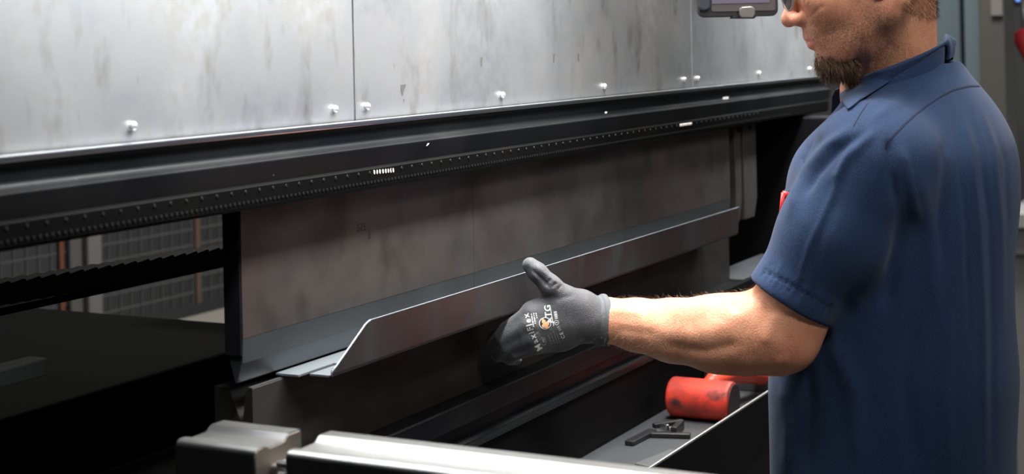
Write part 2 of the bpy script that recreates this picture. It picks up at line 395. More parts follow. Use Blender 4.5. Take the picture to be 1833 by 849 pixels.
flat_mark('paint_chip', [(1294, 178), (1294, 174), (1304, 173), (1304, 177)], 1.0240, white_p, rail)
stain_m = mat('dark_oil_stain', (.16, .15, .14), .5, .6)
for q in ([(718, 152), (727, 151), (725, 158), (723, 163), (721, 172), (718, 164)], [(990, 97), (994, 96), (993, 106), (992, 114), (990, 110)], [(1034, 96), (1037, 96), (1037, 110), (1035, 108)], [(860, 103), (864, 102), (863, 120), (861, 118)], [(722, 178), (724, 178), (723, 184)]):
    flat_mark('oil_stain', q, 1.0396, stain_m, rail)
# bed, die holder, side frames, rear table
P_(box('bed', (.20, 3.28, 1.045, 1.36, .12, 1.060), darkvoid, bevel=.003))
bm = bmesh.new(); prism(bm, [(1.112, 1.128), (1.022, 1.128), (1.020, 1.126), (1.020, 1.100), (1.030, 1.095), (1.030, 1.078), (1.020, 1.074), (1.020, 1.071), (1.030, 1.058), (1.112, 1.058)], 1.38, 3.25)
P_(bmo('die_holder', bm, black, autosmooth=True))
P_(box('holder_cap', (2.895, 3.25, 1.024, 1.108, 1.1282, 1.1310), tray_m, bevel=.001))
P_(box('side_frame', (3.30, 3.38, .93, 2.4, .0, 1.425), darkvoid, bevel=.004))
P_(box('side_frame', (-.62, -.52, 1.10, 2.9, .0, 2.4), darkvoid, bevel=.004))
P_(box('rear_shroud', (2.42, 3.25, 1.40, 1.80, .20, 1.46), darkvoid, bevel=.004))
P_(box('rear_table', (.30, 2.20, 1.57, 2.75, .55, 1.118), darkvoid, bevel=.004))
P_(box('bed_web', (.20, 3.2, 1.36, 1.57, .12, 1.00), darkvoid))
P_(box('upper_beam', (-.65, 3.50, 1.20, 1.30, 1.4275, 1.51), darkvoid))
# small bright stop bar at the left of the bed
sb = P_(box('stop_bar', (1.06, 1.222, 1.20, 1.225, 1.262, 1.281), mat('stop_bar_steel', (.16, .16, .155), .5, .4), bevel=.002))
P_(box('stop_bar_bracket', (1.02, 1.10, 1.205, 1.30, 1.10, 1.262), blackm, bevel=.002))
P_(box('stop_bar_carrier', (1.00, 1.16, 1.23, 1.36, 1.04, 1.12), blackm, bevel=.002))
# energy chain crossing behind the tools
ec = P_(box('chain_guide', (1.36, 2.30, 1.53, 1.555, 1.262, 1.272), darkvoid))
lbm = bmesh.new(); prism(lbm, [(-.0130, -.014), (.012, -.014), (.0135, -.004), (.0135, .0125), (.010, .0145), (-.0125, .0130), (-.0135, .010)], -.016, .016, 'Y')
lme = bpy.data.meshes.new('chain_link'); lbm.to_mesh(lme); lbm.free(); chain_m = mat('chain_plastic', (.012, .012, .012), .6); lme.materials.append(chain_m)
for i in range(36):
    X = 1.36 + i * .0262; s = bpy.data.objects.new('chain_link', lme); COL.objects.link(s)
    s.location = (X, 1.50, 1.3010 - (X - 1.36) * .026); s.rotation_euler = (0, math.radians(-3), 0); s.parent = ec; s.matrix_parent_inverse = Matrix.Identity(4)
P_(box('gauge_post', (1.40, 1.50, 1.60, 1.68, 1.118, 1.43), darkvoid))

# ================================================================== PUNCH SEGMENTS AND DIES
def tri_text(name, body, X, Z, Y, size, parent, m=ink):
    v, f = text_tris(body, size); me = bpy.data.meshes.new(name)
    me.from_pydata([(X + a, Y, Z + b) for a, b in v], [], f); o = link(name, me, m); adopt(o, parent); return o
def chevrons(X, Z, Y, s, parent):
    bm = bmesh.new()
    for k, (w, t) in enumerate(((.9, .0), (.9, -.75), (.9, -1.5))):
        for sx in (-1, 1):
            z = Z + t * s
            q = [(X, z - .45 * s), (X + sx * w * s, z + .25 * s), (X + sx * w * s, z - .15 * s), (X, z - .85 * s)]
            vv = [bm.verts.new((a, Y, b)) for a, b in q]; bm.faces.new(vv)
    q = [(X, Z + 1.1 * s), (X + .45 * s, Z + .65 * s), (X, Z + .2 * s), (X - .45 * s, Z + .65 * s)]
    bm.faces.new([bm.verts.new((a, Y, b)) for a, b in q]); o = bmo('stamped_mark', bm, ink); adopt(o, parent)
pp = [(1.0500, 1.4268), (1.0500, 1.2862), (1.0700, 1.2862), (1.0720, 1.4268)]
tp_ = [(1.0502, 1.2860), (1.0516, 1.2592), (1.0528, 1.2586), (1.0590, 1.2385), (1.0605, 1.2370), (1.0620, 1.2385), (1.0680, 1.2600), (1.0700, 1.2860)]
punch_labels = ['left segment of the tall brown-grey upper punch, its open left end over the die',
                'middle segment of the tall brown-grey upper punch, behind the gloved thumb',
                'right segment of the tall brown-grey upper punch, beside the black gap']
for i in range(3):
    x0 = 1.3590 + i * .515
    t = empty('punch_segment', (x0 + .25, 1.06, 1.238), punch_labels[i], 'press tool', 'upper punch segments')
    bm = bmesh.new(); prism(bm, pp, x0 + .0004, x0 + .5146); o = bmo('blade', bm, punch_m, autosmooth=True); adopt(o, t)
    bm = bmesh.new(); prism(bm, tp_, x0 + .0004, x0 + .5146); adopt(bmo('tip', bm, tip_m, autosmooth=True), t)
    if i == 0: adopt(box('end_shade', (1.3565, 1.3589, 1.0512, 1.0725, 1.268, 1.4268), darkvoid), t)  # black sheet painting the shade on the steel end face
    if i < 2:
        tri_text('size_number', '515', x0 + .236, 1.3795, 1.0494, .0135, t); chevrons(x0 + .253, 1.3715, 1.0494, .0036, t)
for j, (xa, xb, lab) in enumerate(((2.938, 2.972, 'narrow grey punch piece just right of the black gap, left of a wider one'), (2.986, 3.064, 'wider grey punch piece at the right end of the tool row'))):
    t = empty('punch_piece', (xa, 1.06, 1.24), lab, 'press tool', 'short punch pieces')
    bm = bmesh.new(); prism(bm, [(xa, 1.4268), (xb, 1.4268), (xb, 1.275), (xb - .018, 1.236), (xa, 1.236)], 1.050, 1.070, 'Y')
    adopt(bmo('blade', bm, punch_m, bevel=.001), t)
    adopt(box('clamp_screw', ((xa + xb) / 2 - .004, (xa + xb) / 2 + .004, 1.0465, 1.0495, 1.414, 1.424), blackm), t)
dp = [(1.0500, 1.1282), (1.0500, 1.2290), (1.0512, 1.2300), (1.0560, 1.2300), (1.0605, 1.2180), (1.0630, 1.1960), (1.0650, 1.1930), (1.0680, 1.1960), (1.0800, 1.2240), (1.0830, 1.2280), (1.1020, 1.2280), (1.1020, 1.1282)]
die_lab = ['left lower die blade with bright top edge under the bent sheet end', 'lower die blade behind and below the gloved hand', 'lower die blade at the right, under the end of the bent sheet']
for i in range(3):
    x0, x1 = (1.3735, 1.8800, 2.3900)[i], (1.8795, 2.3895, 2.8900)[i]
    t = empty('lower_die', (x0 + .25, 1.07, 1.128), die_lab[i], 'press tool', 'lower die segments')
    bm = bmesh.new(); prism(bm, dp, x0, x1); adopt(bmo('die_body', bm, die_m, autosmooth=True), t)
    adopt(box('top_edge', (x0, x1, 1.0503, 1.0560, 1.2299, 1.2304), brightedge), t)
    if i == 0:
        tri_text('size_number', '515', 1.6165, 1.196, 1.0494, .0125, t); chevrons(1.629, 1.1885, 1.0494, .0034, t)

# ================================================================== BENT SHEET
bs = empty('bent_sheet', (2.1, 1.0, 1.232), 'long grey L-shaped bent steel sheet held in the gloved hand', 'sheet metal part')
th = .0022; z0 = 1.2325; yf = .990; z1 = 1.2845
R_ = .005
n = 8
outer = [(yf - .0035, z1), (yf, z0 + R_)] + [(yf + R_ - R_ * math.cos(a), z0 + R_ - R_ * math.sin(a)) for a in [math.pi / 2 * k / n for k in range(1, n + 1)]]
bm = bmesh.new()
# upstand: sections along X, with the chamfered left end and rounded lower right corner
def section(x, top):
    o = [(yf - .0035 * (top - z0) / (z1 - z0), top), (yf, z0 + R_)] + outer[2:]
    i = [(p[0] + th, p[1]) for p in o[:2]] + [(yf + R_ - (R_ - th) * math.cos(a), z0 + R_ - (R_ - th) * math.sin(a)) for a in [math.pi / 2 * k / n for k in range(1, n + 1)]]
    return [(x, *p) for p in o + i[::-1]]
rings = []
for x, top in ((1.441, z0 + .0070), (1.450, z0 + .0125), (1.480, z0 + .032), (1.505, z0 + .0485), (1.511, z1 - .0005), (1.515, z1), (2.0, z1), (2.772, z1), (2.776, z1 - .001)):
    rings.append([bm.verts.new(p) for p in section(x, top)])
for a, b in zip(rings, rings[1:]):
    m_ = len(a)
    for k in range(m_): bm.faces.new((a[k], a[(k + 1) % m_], b[(k + 1) % m_], b[k]))
bm.faces.new(rings[0][::-1]); bm.faces.new(rings[-1])
adopt(bmo('upstand', bm, bend_m, autosmooth=True), bs)
# cut edges (lighter)
bm = bmesh.new()
tube(bm, [(1.4405, yf + .0010, z0 + .002), (1.4405, yf + .0011, z0 + .0070), (1.4500, yf + .0005, z0 + .0125), (1.4800, yf - .0008, z0 + .032), (1.5050, yf - .0020, z0 + .0485), (1.515, yf - .0024, z1)], .00135, 6)
adopt(bmo('chamfered_edge', bm, cutedge, smooth=True), bs)
bm = bmesh.new(); bx(bm, 1.515, 2.775, yf - .0036, yf - .0012, z1, z1 + .0004); adopt(bmo('top_edge', bm, cutedge), bs)
bm = bmesh.new()   # web with slotted left end
bx(bm, 1.441, 2.74, yf + R_, 1.0215, z0, z0 + th)
bx(bm, 1.50, 2.74, 1.0215, 1.0290, z0, z0 + th)
bx(bm, 1.430, 2.74, 1.0290, 1.0600, z0, z0 + th)
adopt(bmo('web', bm, mat('lit_sheet_steel', (.20, .22, .235), .5, .6)), bs)  # same sheet as the upstand; light on its top put into the colour

# ================================================================== SUPPORT ARM (foreground)
ap = [(0, -.060), (0, -.0065), (.0015, -.0025), (.005, -.0004), (.012, 0), (.017, -.0012), (.022, -.0030), (.043, -.0028), (.048, -.0010), (.051, .0018), (.054, .0025), (.071, .0022), (.0725, .0012), (.0725, -.060)]
def arm(name, x, y0, y1, z, lab):
    t = empty(name, (x, (y0 + y1) / 2, z - .06), lab, 'support beam')
    bm = bmesh.new(); prism(bm, [(x + a, z + b) for a, b in ap], y0, y1, 'Y'); adopt(bmo('extrusion', bm, alu, autosmooth=True), t)
    # hollow-looking end caps
    for yy, s in ((y0, -1), (y1, 1)):
        bm = bmesh.new(); prism(bm, [(x + .0012 + a * .966, z - .0014 + b * .966) for a, b in ap], yy, yy + s * .0012, 'Y'); adopt(bmo('end_cap', bm, alu_end), t)
    return t
a1 = arm('aluminium_block', 1.130, .864, .953, 1.2405, 'short grooved aluminium block at the lower left, before the die end')
a2 = arm('aluminium_beam', 1.136, -.35, .833, 1.2405, 'long grooved aluminium support beam running out of the bottom of the picture')
bm = bmesh.new()
for k in range(3): tube(bm, [(1.1435, .8335, 1.226 - .0105 * k), (1.1435, .8470, 1.226 - .0105 * k)], .0036, 10)
adopt(bmo('coupling_pins', bm, chrome, smooth=False), a2)
adopt(box('coupling_block', (1.152, 1.196, .8335, .8630, 1.182, 1.222), alu_end, bevel=.003), a2)
adopt(box('mounting_bracket', (1.14, 1.19, .875, 1.043, .98, 1.180), blackm, bevel=.003), a1)
adopt(box('support_post', (1.14, 1.20, -.20, -.12, 0, 1.180), blackm, bevel=.003), a2)

# ================================================================== TRAY, MALLET, LOOSE TOOLS
tr = empty('tool_tray', (2.1, .93, .95), 'long dark steel tool tray along the machine front, with a pale lip', 'tray')
bm = bmesh.new(); prism(bm, [(.862, 1.000), (.860, 1.000), (.860, .900), (1.043, .900), (1.043, .955), (.862, .955)], 1.30, 2.75); adopt(bmo('tray_body', bm, tray_m), tr)
adopt(box('front_lip', (1.30, 2.75, .8582, .8612, .9995, 1.0010), mat('pale_lip_paint', (.42, .42, .41), .45, .3)), tr)  # lip paler than the tray body
adopt(box('front_face', (1.30, 2.75, .8560, .8598, .900, .9995), darkvoid), tr)
adopt(box('end_wall', (2.72, 2.75, .8625, 1.043, .955, .992), tray_m, bevel=.002), tr)
# mallet
ml = empty('mallet', (2.49, .96, .9555), 'red rubber mallet with a dirty scuffed head lying in the tray', 'mallet')
bm = bmesh.new(); c = Vector((2.490, .958, .9897)); Rm = .0336
prof = [(0, -.0560), (.55, -.0560), (.90, -.0555), (.97, -.0535), (1, -.0490), (1.0, .0490), (.97, .0535), (.90, .0555), (.55, .0560), (0, .0560)]
rings = []
for rr, yy in prof:
    if rr == 0: rings.append([bm.verts.new(c + Vector((0, yy, 0)))]); continue
    rings.append([bm.verts.new(c + Vector((math.cos(2 * math.pi * k / 40) * Rm * rr, yy, math.sin(2 * math.pi * k / 40) * Rm * rr))) for k in range(40)])
for a, b in zip(rings, rings[1:]):
    for k in range(40):
        if len(a) == 1: bm.faces.new((a[0], b[(k + 1) % 40], b[k]))
        elif len(b) == 1: bm.faces.new((a[k], a[(k + 1) % 40], b[0]))
        else: bm.faces.new((a[k], a[(k + 1) % 40], b[(k + 1) % 40], b[k]))
hd = adopt(bmo('head', bm, red_m, autosmooth=True), ml)
bm = bmesh.new(); prism(bm, [(c.x + Rm * .86 * math.cos(2 * math.pi * k / 32), c.z + Rm * .86 * math.sin(2 * math.pi * k / 32)) for k in range(32)], c.y - .0560, c.y - .0572, 'Y')
adopt(bmo('striking_face', bm, mat('worn_dark_rubber', (.035, .022, .02), .6)), ml)
bm = bmesh.new(); tube(bm, [c + Vector((.020, 0, .012)), c + Vector((.05, -.002, .021)), c + Vector((.10, -.010, .022)), c + Vector((.17, -.022, .010)), c + Vector((.22, -.030, -.004))], [.0140, .0150, .0160, .0165, .0150], 16)
adopt(bmo('handle', bm, red_grip, smooth=True), ml)
# small black clamp and bar lying in the tray
def at955(x, y, z=.956): d = ray(x, y); t_ = (z - EYE) / d.z; return Vector((0, 0, EYE)) + d * t_
def slab(name, p, q, w, h, m, parent=None, z=.9555):
    p, q = at955(*p), at955(*q); p.z = q.z = z; d = (q - p).normalized(); s = d.cross(Vector((0, 0, 1))) * w / 2; bm = bmesh.new()
    v = [bm.verts.new(a) for a in (p - s, p + s, q + s, q - s)] + [bm.verts.new(a + Vector((0, 0, h))) for a in (p - s, p + s, q + s, q - s)]
    for f in ((3, 2, 1, 0), (4, 5, 6, 7), (0, 1, 5, 4), (1, 2, 6, 5), (2, 3, 7, 6), (3, 0, 4, 7)): bm.faces.new([v[i] for i in f])
    o = bmo(name, bm, m, bevel=.0015)
    if parent: adopt(o, parent)
    return o
tool_k = mat('dark_tool_steel', (.020, .020, .021), .45, .4)
tag(slab('flat_bar', (1126, 798), (1168, 776), .016, .008, tool_k), 'small dark flat bar lying in the tray near the aluminium arm', 'bar')
cl = empty('toggle_clamp', at955(1195, 775), 'small dark open clamp with a shiny pin lying in the tray', 'clamp')
slab('jaw', (1165, 782), (1236, 784), .012, .008, tool_k, cl); slab('jaw', (1170, 776), (1222, 768), .010, .008, tool_k, cl, .964)
slab('hinge', (1206, 782), (1220, 768), .010, .016, tool_k, cl)
slab('pin', (1183, 777), (1196, 780), .007, .010, chrome, cl, .9635)
tag(slab('steel_offcut', (1150, 834), (1215, 808), .030, .002, mat('grey_offcut', (.16, .17, .175), .45, .6)), 'thin grey steel offcut lying flat in the tray beside the arm', 'sheet metal')
tag(slab('paper_shim', (1178, 766), (1206, 762), .022, .0015, mat('grey_shim', (.22, .22, .215), .6)), 'small light grey shim lying behind the open clamp', 'shim')
tag(slab('end_block', (1352, 682), (1392, 676), .040, .010, mat('pale_block_grey', (.26, .27, .27), .5, .3)), 'pale grey plate at the far end of the tray by the shirt', 'plate')

# ================================================================== SAFETY FENCE BEHIND
fe = empty('safety_fence', (4.0, 3.6, 0), 'wire mesh machine safety fence seen through the gap behind the ram', 'fence'); F_ = under(fe)
w1 = bmesh.new(); X = 2.85
while X < 5.4:
    if not (3.775 < X < 3.89): bx(w1, X - .0026, X + .0026, 3.597, 3.603, .70, 1.7)
    X += .0525
F_(bmo('vertical_wires', w1, mesh_m))['kind'] = 'stuff'
w2 = bmesh.new(); Z = .74
while Z < 1.7:
    bx(w2, 2.85, 5.4, 3.594, 3.600, Z - .0026, Z + .0026); Z += .056
F_(bmo('horizontal_wires', w2, mesh_m))['kind'] = 'stuff'
F_(box('fence_post', (3.815, 3.880, 3.56, 3.64, 0, 2.0), mat('pale_post_paint', (.20, .20, .20), .5), bevel=.004))
F_(box('fence_post', (3.755, 3.812, 3.58, 3.64, 0, 2.0), mat('cream_post', (.13, .13, .125), .5), bevel=.004))
F_(box('fence_post', (5.38, 5.44, 3.56, 3.64, 0, 2.0), post_m, bevel=.004))
F_(box('orange_tube', (4.385, 4.405, 3.585, 3.592, .70, 1.9), mat('brown_orange_tube', (.15, .09, .065), .5)))
F_(box('orange_tube', (3.715, 3.735, 3.585, 3.592, .70, 1.9), orange_m))
cb_ = tag(box('cable_trunking', (3.9, 5.6, 3.20, 3.50, 0, .685), cream_m, bevel=.01), 'cream coloured low cable trunking running along the foot of the fence', 'trunking')
tag(box('cable_trunking', (3.9, 5.6, 3.02, 3.12, 0, .60), post_m, bevel=.01), 'dark grey lower cable trunking in front of the cream one', 'trunking')
cab = empty('floor_cabinet', (3.1, 4.3, 0), 'pale blurred cabinet behind the fence at the far left', 'cabinet')
adopt(box('body', (2.6, 4.05, 4.2, 4.6, 0, 2.2), mat('pale_cabinet', (.11, .11, .11), .6), bevel=.01), cab)
for k in range(6): adopt(box('vent_slot', (2.95 + k * .13, 3.03 + k * .13, 4.19, 4.2, .8, 1.25), blackm), cab)

# ================================================================== PENDANT DISPLAY (top)
pd = empty('handheld_display', atD(1320, -40, 2.5), 'black rugged handheld display with grey clamp hanging at the top in front of the panel', 'display')
def frame_pt(px, py, off=0.0, d=2.5): return atD(px, py, d) - fwd * off
def vprism(name, outline, d0, d1, m, parent, bevel=0):
    """outline given on the device's own front plane, extruded through its depth"""
    bm = bmesh.new(); s = 2.5 / FPX
    def q(x, y, o): return atD(1320, -40, 2.5) + rgt * (x * s) - dwn * (-y * s) * 1 - fwd * o
    a = [bm.verts.new(q(x, y, d0)) for x, y in outline]; b = [bm.verts.new(q(x, y, d1)) for x, y in outline]; n = len(a)
    for i in range(n): bm.faces.new((a[i], a[(i + 1) % n], b[(i + 1) % n], b[i]))
    bm.faces.new(a[::-1]); bm.faces.new(b); o = bmo(name, bm, m, bevel=bevel); return adopt(o, parent)
def rr(x0, x1, y0, y1, r, n=6):
    out = []
    for cx, cy, a0 in ((x1 - r, y1 - r, 0), (x0 + r, y1 - r, 90), (x0 + r, y0 + r, 180), (x1 - r, y0 + r, 270)):
        for k in range(n + 1): a = math.radians(a0 + 90 * k / n); out.append((cx + r * math.cos(a), cy + r * math.sin(a)))
    return out
vprism('housing', rr(-71, 71, -62, 70, 12), .004, -.022, plast, pd, .002)
vprism('grip', rr(-72, -50, -55, 58, 9), .010, -.018, mat('grip_blue_black', (.030, .038, .045), .35), pd, .003)
vprism('bezel', rr(-48, 66, -50, 60, 4), .0052, .003, plast2, pd)
vprism('screen', rr(-47, 55, -44, 46, 1.5), .0058, .004, emis('dim_screen', (.34, .27, .42), .42), pd)
vprism('clamp', [(3, 72), (0, 68), (0, 57), (4, 53), (22, 52), (27, 56), (28, 66), (24, 73)], .016, .004, metalgrey, pd, .0015)
vprism('clamp_base', [(-14, 73), (-6, 66), (36, 66), (28, 74)], .004, -.02, plast, pd, .0015)
bm = bmesh.new(); p0 = atD(1320, -110, 2.5) + fwd * .012
tube(bm, [p0, p0 + Vector((0, 0, .25)), p0 + Vector((-.02, .10, .55)), p0 + Vector((-.05, .20, .80))], .009, 12); adopt(bmo('hanging_arm', bm, plast, smooth=True), pd)

# ================================================================== RIGHT BACKGROUND
def bgbox(name, x0, x1, pxa, pxb, z0_, z1_, m, bevel=.004):
    """box whose near face (at depth plane X = x0) spans two sight lines; real depth behind it"""
    ya = ray(pxb, 200).y / ray(pxb, 200).x * x0; yb = ray(pxa, 200).y / ray(pxa, 200).x * x0
    return box(name, (x0, x1, ya, yb, z0_, z1_), m, bevel=bevel)
blue_m = mat('blue_grey_cabinet_paint', (.155, .205, .235), .45)
t = empty('control_cabinet', (6.4, 1.6, 0), 'blue-grey painted steel cabinet behind the head of the man', 'cabinet')
for o in (bgbox('cabinet_door', 6.0, 6.6, 1600, 1721, 0, 2.3, blue_m), bgbox('cabinet_door', 6.02, 6.6, 1729, 1757, 0, 2.3, mat('blue_grey_paint_lighter', (.20, .265, .30), .45)), bgbox('door_gap', 6.06, 6.5, 1719, 1731, 0, 2.3, darkvoid)): adopt(o, t)
t = empty('steel_column', (5.7, 1.1, 0), 'dark brown-grey steel column with a pale label strip beside the cabinet', 'column')
adopt(bgbox('column', 5.7, 5.9, 1755, 1801, 0, 4.9, mat('column_grey', (.135, .128, .120), .6)), t)
adopt(bgbox('label_strip', 5.692, 5.70, 1778, 1798, 1.66, 2.1, mat('pale_strip', (.32, .30, .285), .6), 0), t)
t = empty('monitor', (7.6, 1.1, 0), 'small glowing blue screen on a stand at the top right edge', 'monitor')
adopt(box('monitor_housing', (7.61, 7.66, .95, 1.33, 1.72, 2.02), plast, bevel=.005), t)
adopt(box('screen', (7.605, 7.612, .965, 1.315, 1.745, 2.00), emis('blue_screen', (.16, .32, 1.0), 2.0)), t)
adopt(box('stand', (7.62, 7.66, 1.10, 1.16, 0, 1.74), plast2, bevel=.004), t)
t = empty('red_machine', (7.0, 1.15, 0), 'blurred red machine arm and body between column and shirt', 'machine')
red_bg = mat('red_machine_paint', (.42, .025, .03), .35)
bm = bmesh.new(); tube(bm, [(6.95, 1.20, 1.60), (6.95, 1.10, 1.44), (6.95, 1.0, 1.30)], [.035, .05, .05], 12); adopt(bmo('arm', bm, red_bg, smooth=True), t)
adopt(box('body', (7.0, 7.3, .80, 1.16, .3, 1.36), mat('dark_machine_body', (.05, .015, .015), .5), bevel=.03), t)
bm = bmesh.new(); tube(bm, [(6.93, 1.06, 1.02), (6.93, .96, 1.10)], [.06, .06], 12); adopt(bmo('motor', bm, red_bg, smooth=True), t)
bm = bmesh.new(); tube(bm, [(6.97, 1.165, 1.50), (6.97, 1.175, 1.75)], [.02, .014], 10); adopt(bmo('rod', bm, metalgrey, smooth=True), t)
adopt(box('pedestal', (7.0, 7.25, .85, 1.12, 0, .3), plast), t)
t = empty('workbench', (6.0, .8, 0), 'pale grey workbench edge behind the back of the man', 'workbench')
adopt(box('bench_top', (5.5, 6.3, .45, 1.016, .93, .985), mat('bench_top_pale', (.45, .46, .46), .5), bevel=.006), t)
adopt(box('apron', (5.52, 6.3, .45, 1.012, .84, .925), mat('bench_apron', (.26, .27, .27), .5), bevel=.004), t)
adopt(box('leg', (5.55, 5.61, .50, .56, 0, .84), post_m), t); adopt(box('leg', (6.2, 6.26, .50, .56, 0, .84), post_m), t); adopt(box('leg', (6.2, 6.26, .93, .99, 0, .84), post_m), t); adopt(box('leg', (5.55, 5.61, .93, .99, 0, .84), post_m), t)
tag(box('carton', (6.45, 6.8, .6, 1.12, 0, .62), mat('brown_cardboard', (.22, .14, .09), .8), bevel=.006), 'brown carton on the floor under the workbench edge', 'box')

# ================================================================== MAN
man = empty('person', (2.2, .54, 0), 'man in navy short-sleeved work shirt and grey work glove holding the bent sheet', 'person')
# head frame: face turned to the work, tipped down a little
pit, yaw = math.radians(15), math.radians(8)
Fh = (-rgt * math.cos(pit) * math.cos(yaw) + fwd * math.cos(pit) * math.sin(yaw) + dwn * math.sin(pit)).normalized()
Uh = (Vector((0, 0, 1)) - Fh * Fh.z).normalized(); Lh = Uh.cross(Fh)
Oh = atD(1548, -46, 2.12); RH = np.array([Fh, Uh, Lh], dtype=np.float32); OH = arr(Oh)
def H(f, u, l=0): return Oh + Fh * f + Uh * u + Lh * l
NB = atD(1612, 178, 2.185)           # neck base
def head_sdf(P):
    q = (P - OH) @ RH.T; s = q.copy(); s[:, 2] = np.abs(s[:, 2])
    def e(c, r): return ell(s, c, r)
    d = e((-.012, .045, 0), (.098, .092, .075))
    d = smin(d, e((.028, -.015, 0), (.068, .088, .060)), .03)
    d = smin(d, rc(s, (-.004, -.050, .044), (.060, -.092, .018), .019, .017), .026)        # jaw
    d = smin(d, rc(s, (-.006, -.050, .042), (-.006, .0, .052), .018, .015), .02)           # ramus
    d = smin(d, e((.045, -.070, 0), (.044, .036, .036)), .022)
    d = smin(d, e((.055, -.022, .036), (.030, .030, .024)), .02)                           # cheek
    d = smin(d, rc(s, (.088, .030, 0), (.070, .032, .042), .011, .009), .014)              # brow
    d = smax(d, -e((.100, .006, .032), (.020, .014, .017)), .012)                          # eye socket
    d = smin(d, e((.074, .004, .031), (.0145, .0140, .0150)), .004)                        # lids
    d = smin(d, e((.079, -.058, 0), (.022, .026, .027)), .014)                             # muzzle
    d = smin(d, rc(s, (.084, .020, 0), (.1130, -.026, 0), .0085, .0090), .010)             # nose bridge
    d = smin(d, e((.1140, -.0310, 0), (.0110, .0100, .0105)), .006)
    d = smin(d, e((.1000, -.0350, .0115), (.0115, .0088, .0066)), .008)                    # alae
    d = smax(d, -e((.1060, -.0440, .0065), (.0052, .0040, .0034)), .002)                   # nostrils
    d = smin(d, rc(s, (.0970, -.0595, 0), (.0850, -.0640, .022), .0044, .0024), .006)      # upper lip
    d = smin(d, rc(s, (.0945, -.0728, 0), (.0835, -.0675, .021), .0054, .0028), .006)      # lower lip
    d = smax(d, -rc(s, (.1060, -.0658, 0), (.0850, -.0662, .026), .0020, .0015), .0015)    # mouth line
    d = smax(d, -e((.0985, -.0850, 0), (.0070, .0045, .016)), .006)
    d = smin(d, e((.0760, -.1000, 0), (.0200, .0175, .0210)), .014)                        # chin
    d = smax(d, -rc(s, (.088, -.032, .018), (.071, -.066, .034), .0016, .0012), .005)      # smile fold
    # ear
    ea = ell(s, (-.012, -.002, .0745), (.0170, .0330, .0065)); ea = smax(ea, -ell(s, (-.006, .002, .0830), (.0085, .0190, .0070)), .003)
    ea = smin(ea, rc(s, (-.006, -.030, .071), (-.010, -.026, .073), .0060, .0065), .005); d = smin(d, ea, .005)
    nk = rc(P, H(-.026, -.020), NB + Vector((0, .010, -.02)), .052, .056)
    nk = smin(nk, rc(P, H(-.055, -.035), NB + Vector((.0, -.008, .0)), .026, .034), .03)
    d = smin(d, nk, .022)
    m1 = rc(P, H(-.030, -.045, .050), NB + Vector((-.015, .060, -.03)), .012, .010); d = smin(d, m1, .016)   # neck muscle
    d = smin(d, rc(P, H(.030, -.085, 0), NB + Vector((0, .050, .0)), .020, .036), .025)
    return d
hp, hq = sdf_mesh(head_sdf, (OH[0] - .17, OH[1] - .20, 1.42), (OH[0] + .17, OH[1] + .17, OH[2] + .16), .0019)
hp = relax(hp, hq, 1)
hp = sculpt(hp, hq, [([(1545, 60), (1535, 100), (1528, 150)], 9, -.0018), ([(1560, 70), (1553, 120), (1545, 150)], 8, .0014),
                     ([(1600, 70), (1560, 120)], 8, -.0010), ([(1640, 30), (1600, 90)], 12, .0010), ([(1445, 50), (1458, 80), (1460, 100)], 6, -.0012),
                     ([(1475, 8), (1450, 30)], 4, -.0012)])
# torso core (under the shirt), arms
S_L = atD(1560, 300, 2.03); E_L = atD(1388, 602, 2.055); W_L = atD(1080, 573, 2.145)
S_R = Vector((2.39, .53, 1.44)); E_R = Vector((2.42, .52, 1.13)); W_R = Vector((2.42, .62, .90))
TZ = np.array([.90, 1.006, 1.123, 1.20, 1.28, 1.359, 1.415, 1.450, 1.500, 1.545, 1.60])
TXp = np.array([1598, 1598, 1600, 1601, 1606, 1616, 1619, 1625, 1647, 1630, 1612.])
THW = np.array([.168, .169, .173, .167, .164, .166, .164, .155, .116, .080, .06])
TA = np.array([.185, .190, .192, .192, .195, .200, .200, .195, .165, .095, .07])
TYp = 94 + (1.6 - TZ) * 1273
TC = np.array([tuple(atD(a, b, 2.2)) for a, b in zip(TXp, TYp)])
TB = np.sqrt(np.maximum(THW ** 2 - (.465 * TA) ** 2, .0015)) / .885
_z = np.arange(.86, 1.66, .004); _k = np.exp(-.5 * (np.arange(-15, 16) * .004 / .018) ** 2); _k /= _k.sum()
def _sm(v): a_ = np.interp(_z, TZ, v); return np.convolve(np.pad(a_, 15, mode='edge'), _k, 'valid')
TCX, TCY, TAs, TBs = _sm(TC[:, 0]), _sm(TC[:, 1]), _sm(TA), _sm(TB)
def torso(P, off=0.0):
    z = P[:, 2]; cx = np.interp(z, _z, TCX); cy = np.interp(z, _z, TCY); a = np.interp(z, _z, TAs) + off; b = np.interp(z, _z, TBs) + off
    qx = (P[:, 0] - cx) / a; qy = (P[:, 1] - cy) / b; r = (np.abs(qx) ** 2.3 + np.abs(qy) ** 2.3) ** (1 / 2.3)
    k = np.sqrt(qx ** 2 + qy ** 2) + 1e-6; loc = np.sqrt((P[:, 0] - cx) ** 2 + (P[:, 1] - cy) ** 2) / k
    return np.maximum((r - 1) * np.where(k < .2, np.minimum(a, b), loc) * .92, z - 1.56)
def core_sdf(P):
    d = np.maximum(torso(P, -.022), 1.02 - P[:, 2]); d = smin(d, rc(P, NB + Vector((-.02, 0, -.03)), S_L, .05, .050), .03)
    return smin(d, rc(P, NB + Vector((.02, 0, -.03)), S_R, .05, .050), .03)
cp, cq = sdf_mesh(core_sdf, (1.90, .25, .96), (2.55, .80, 1.56), .012)
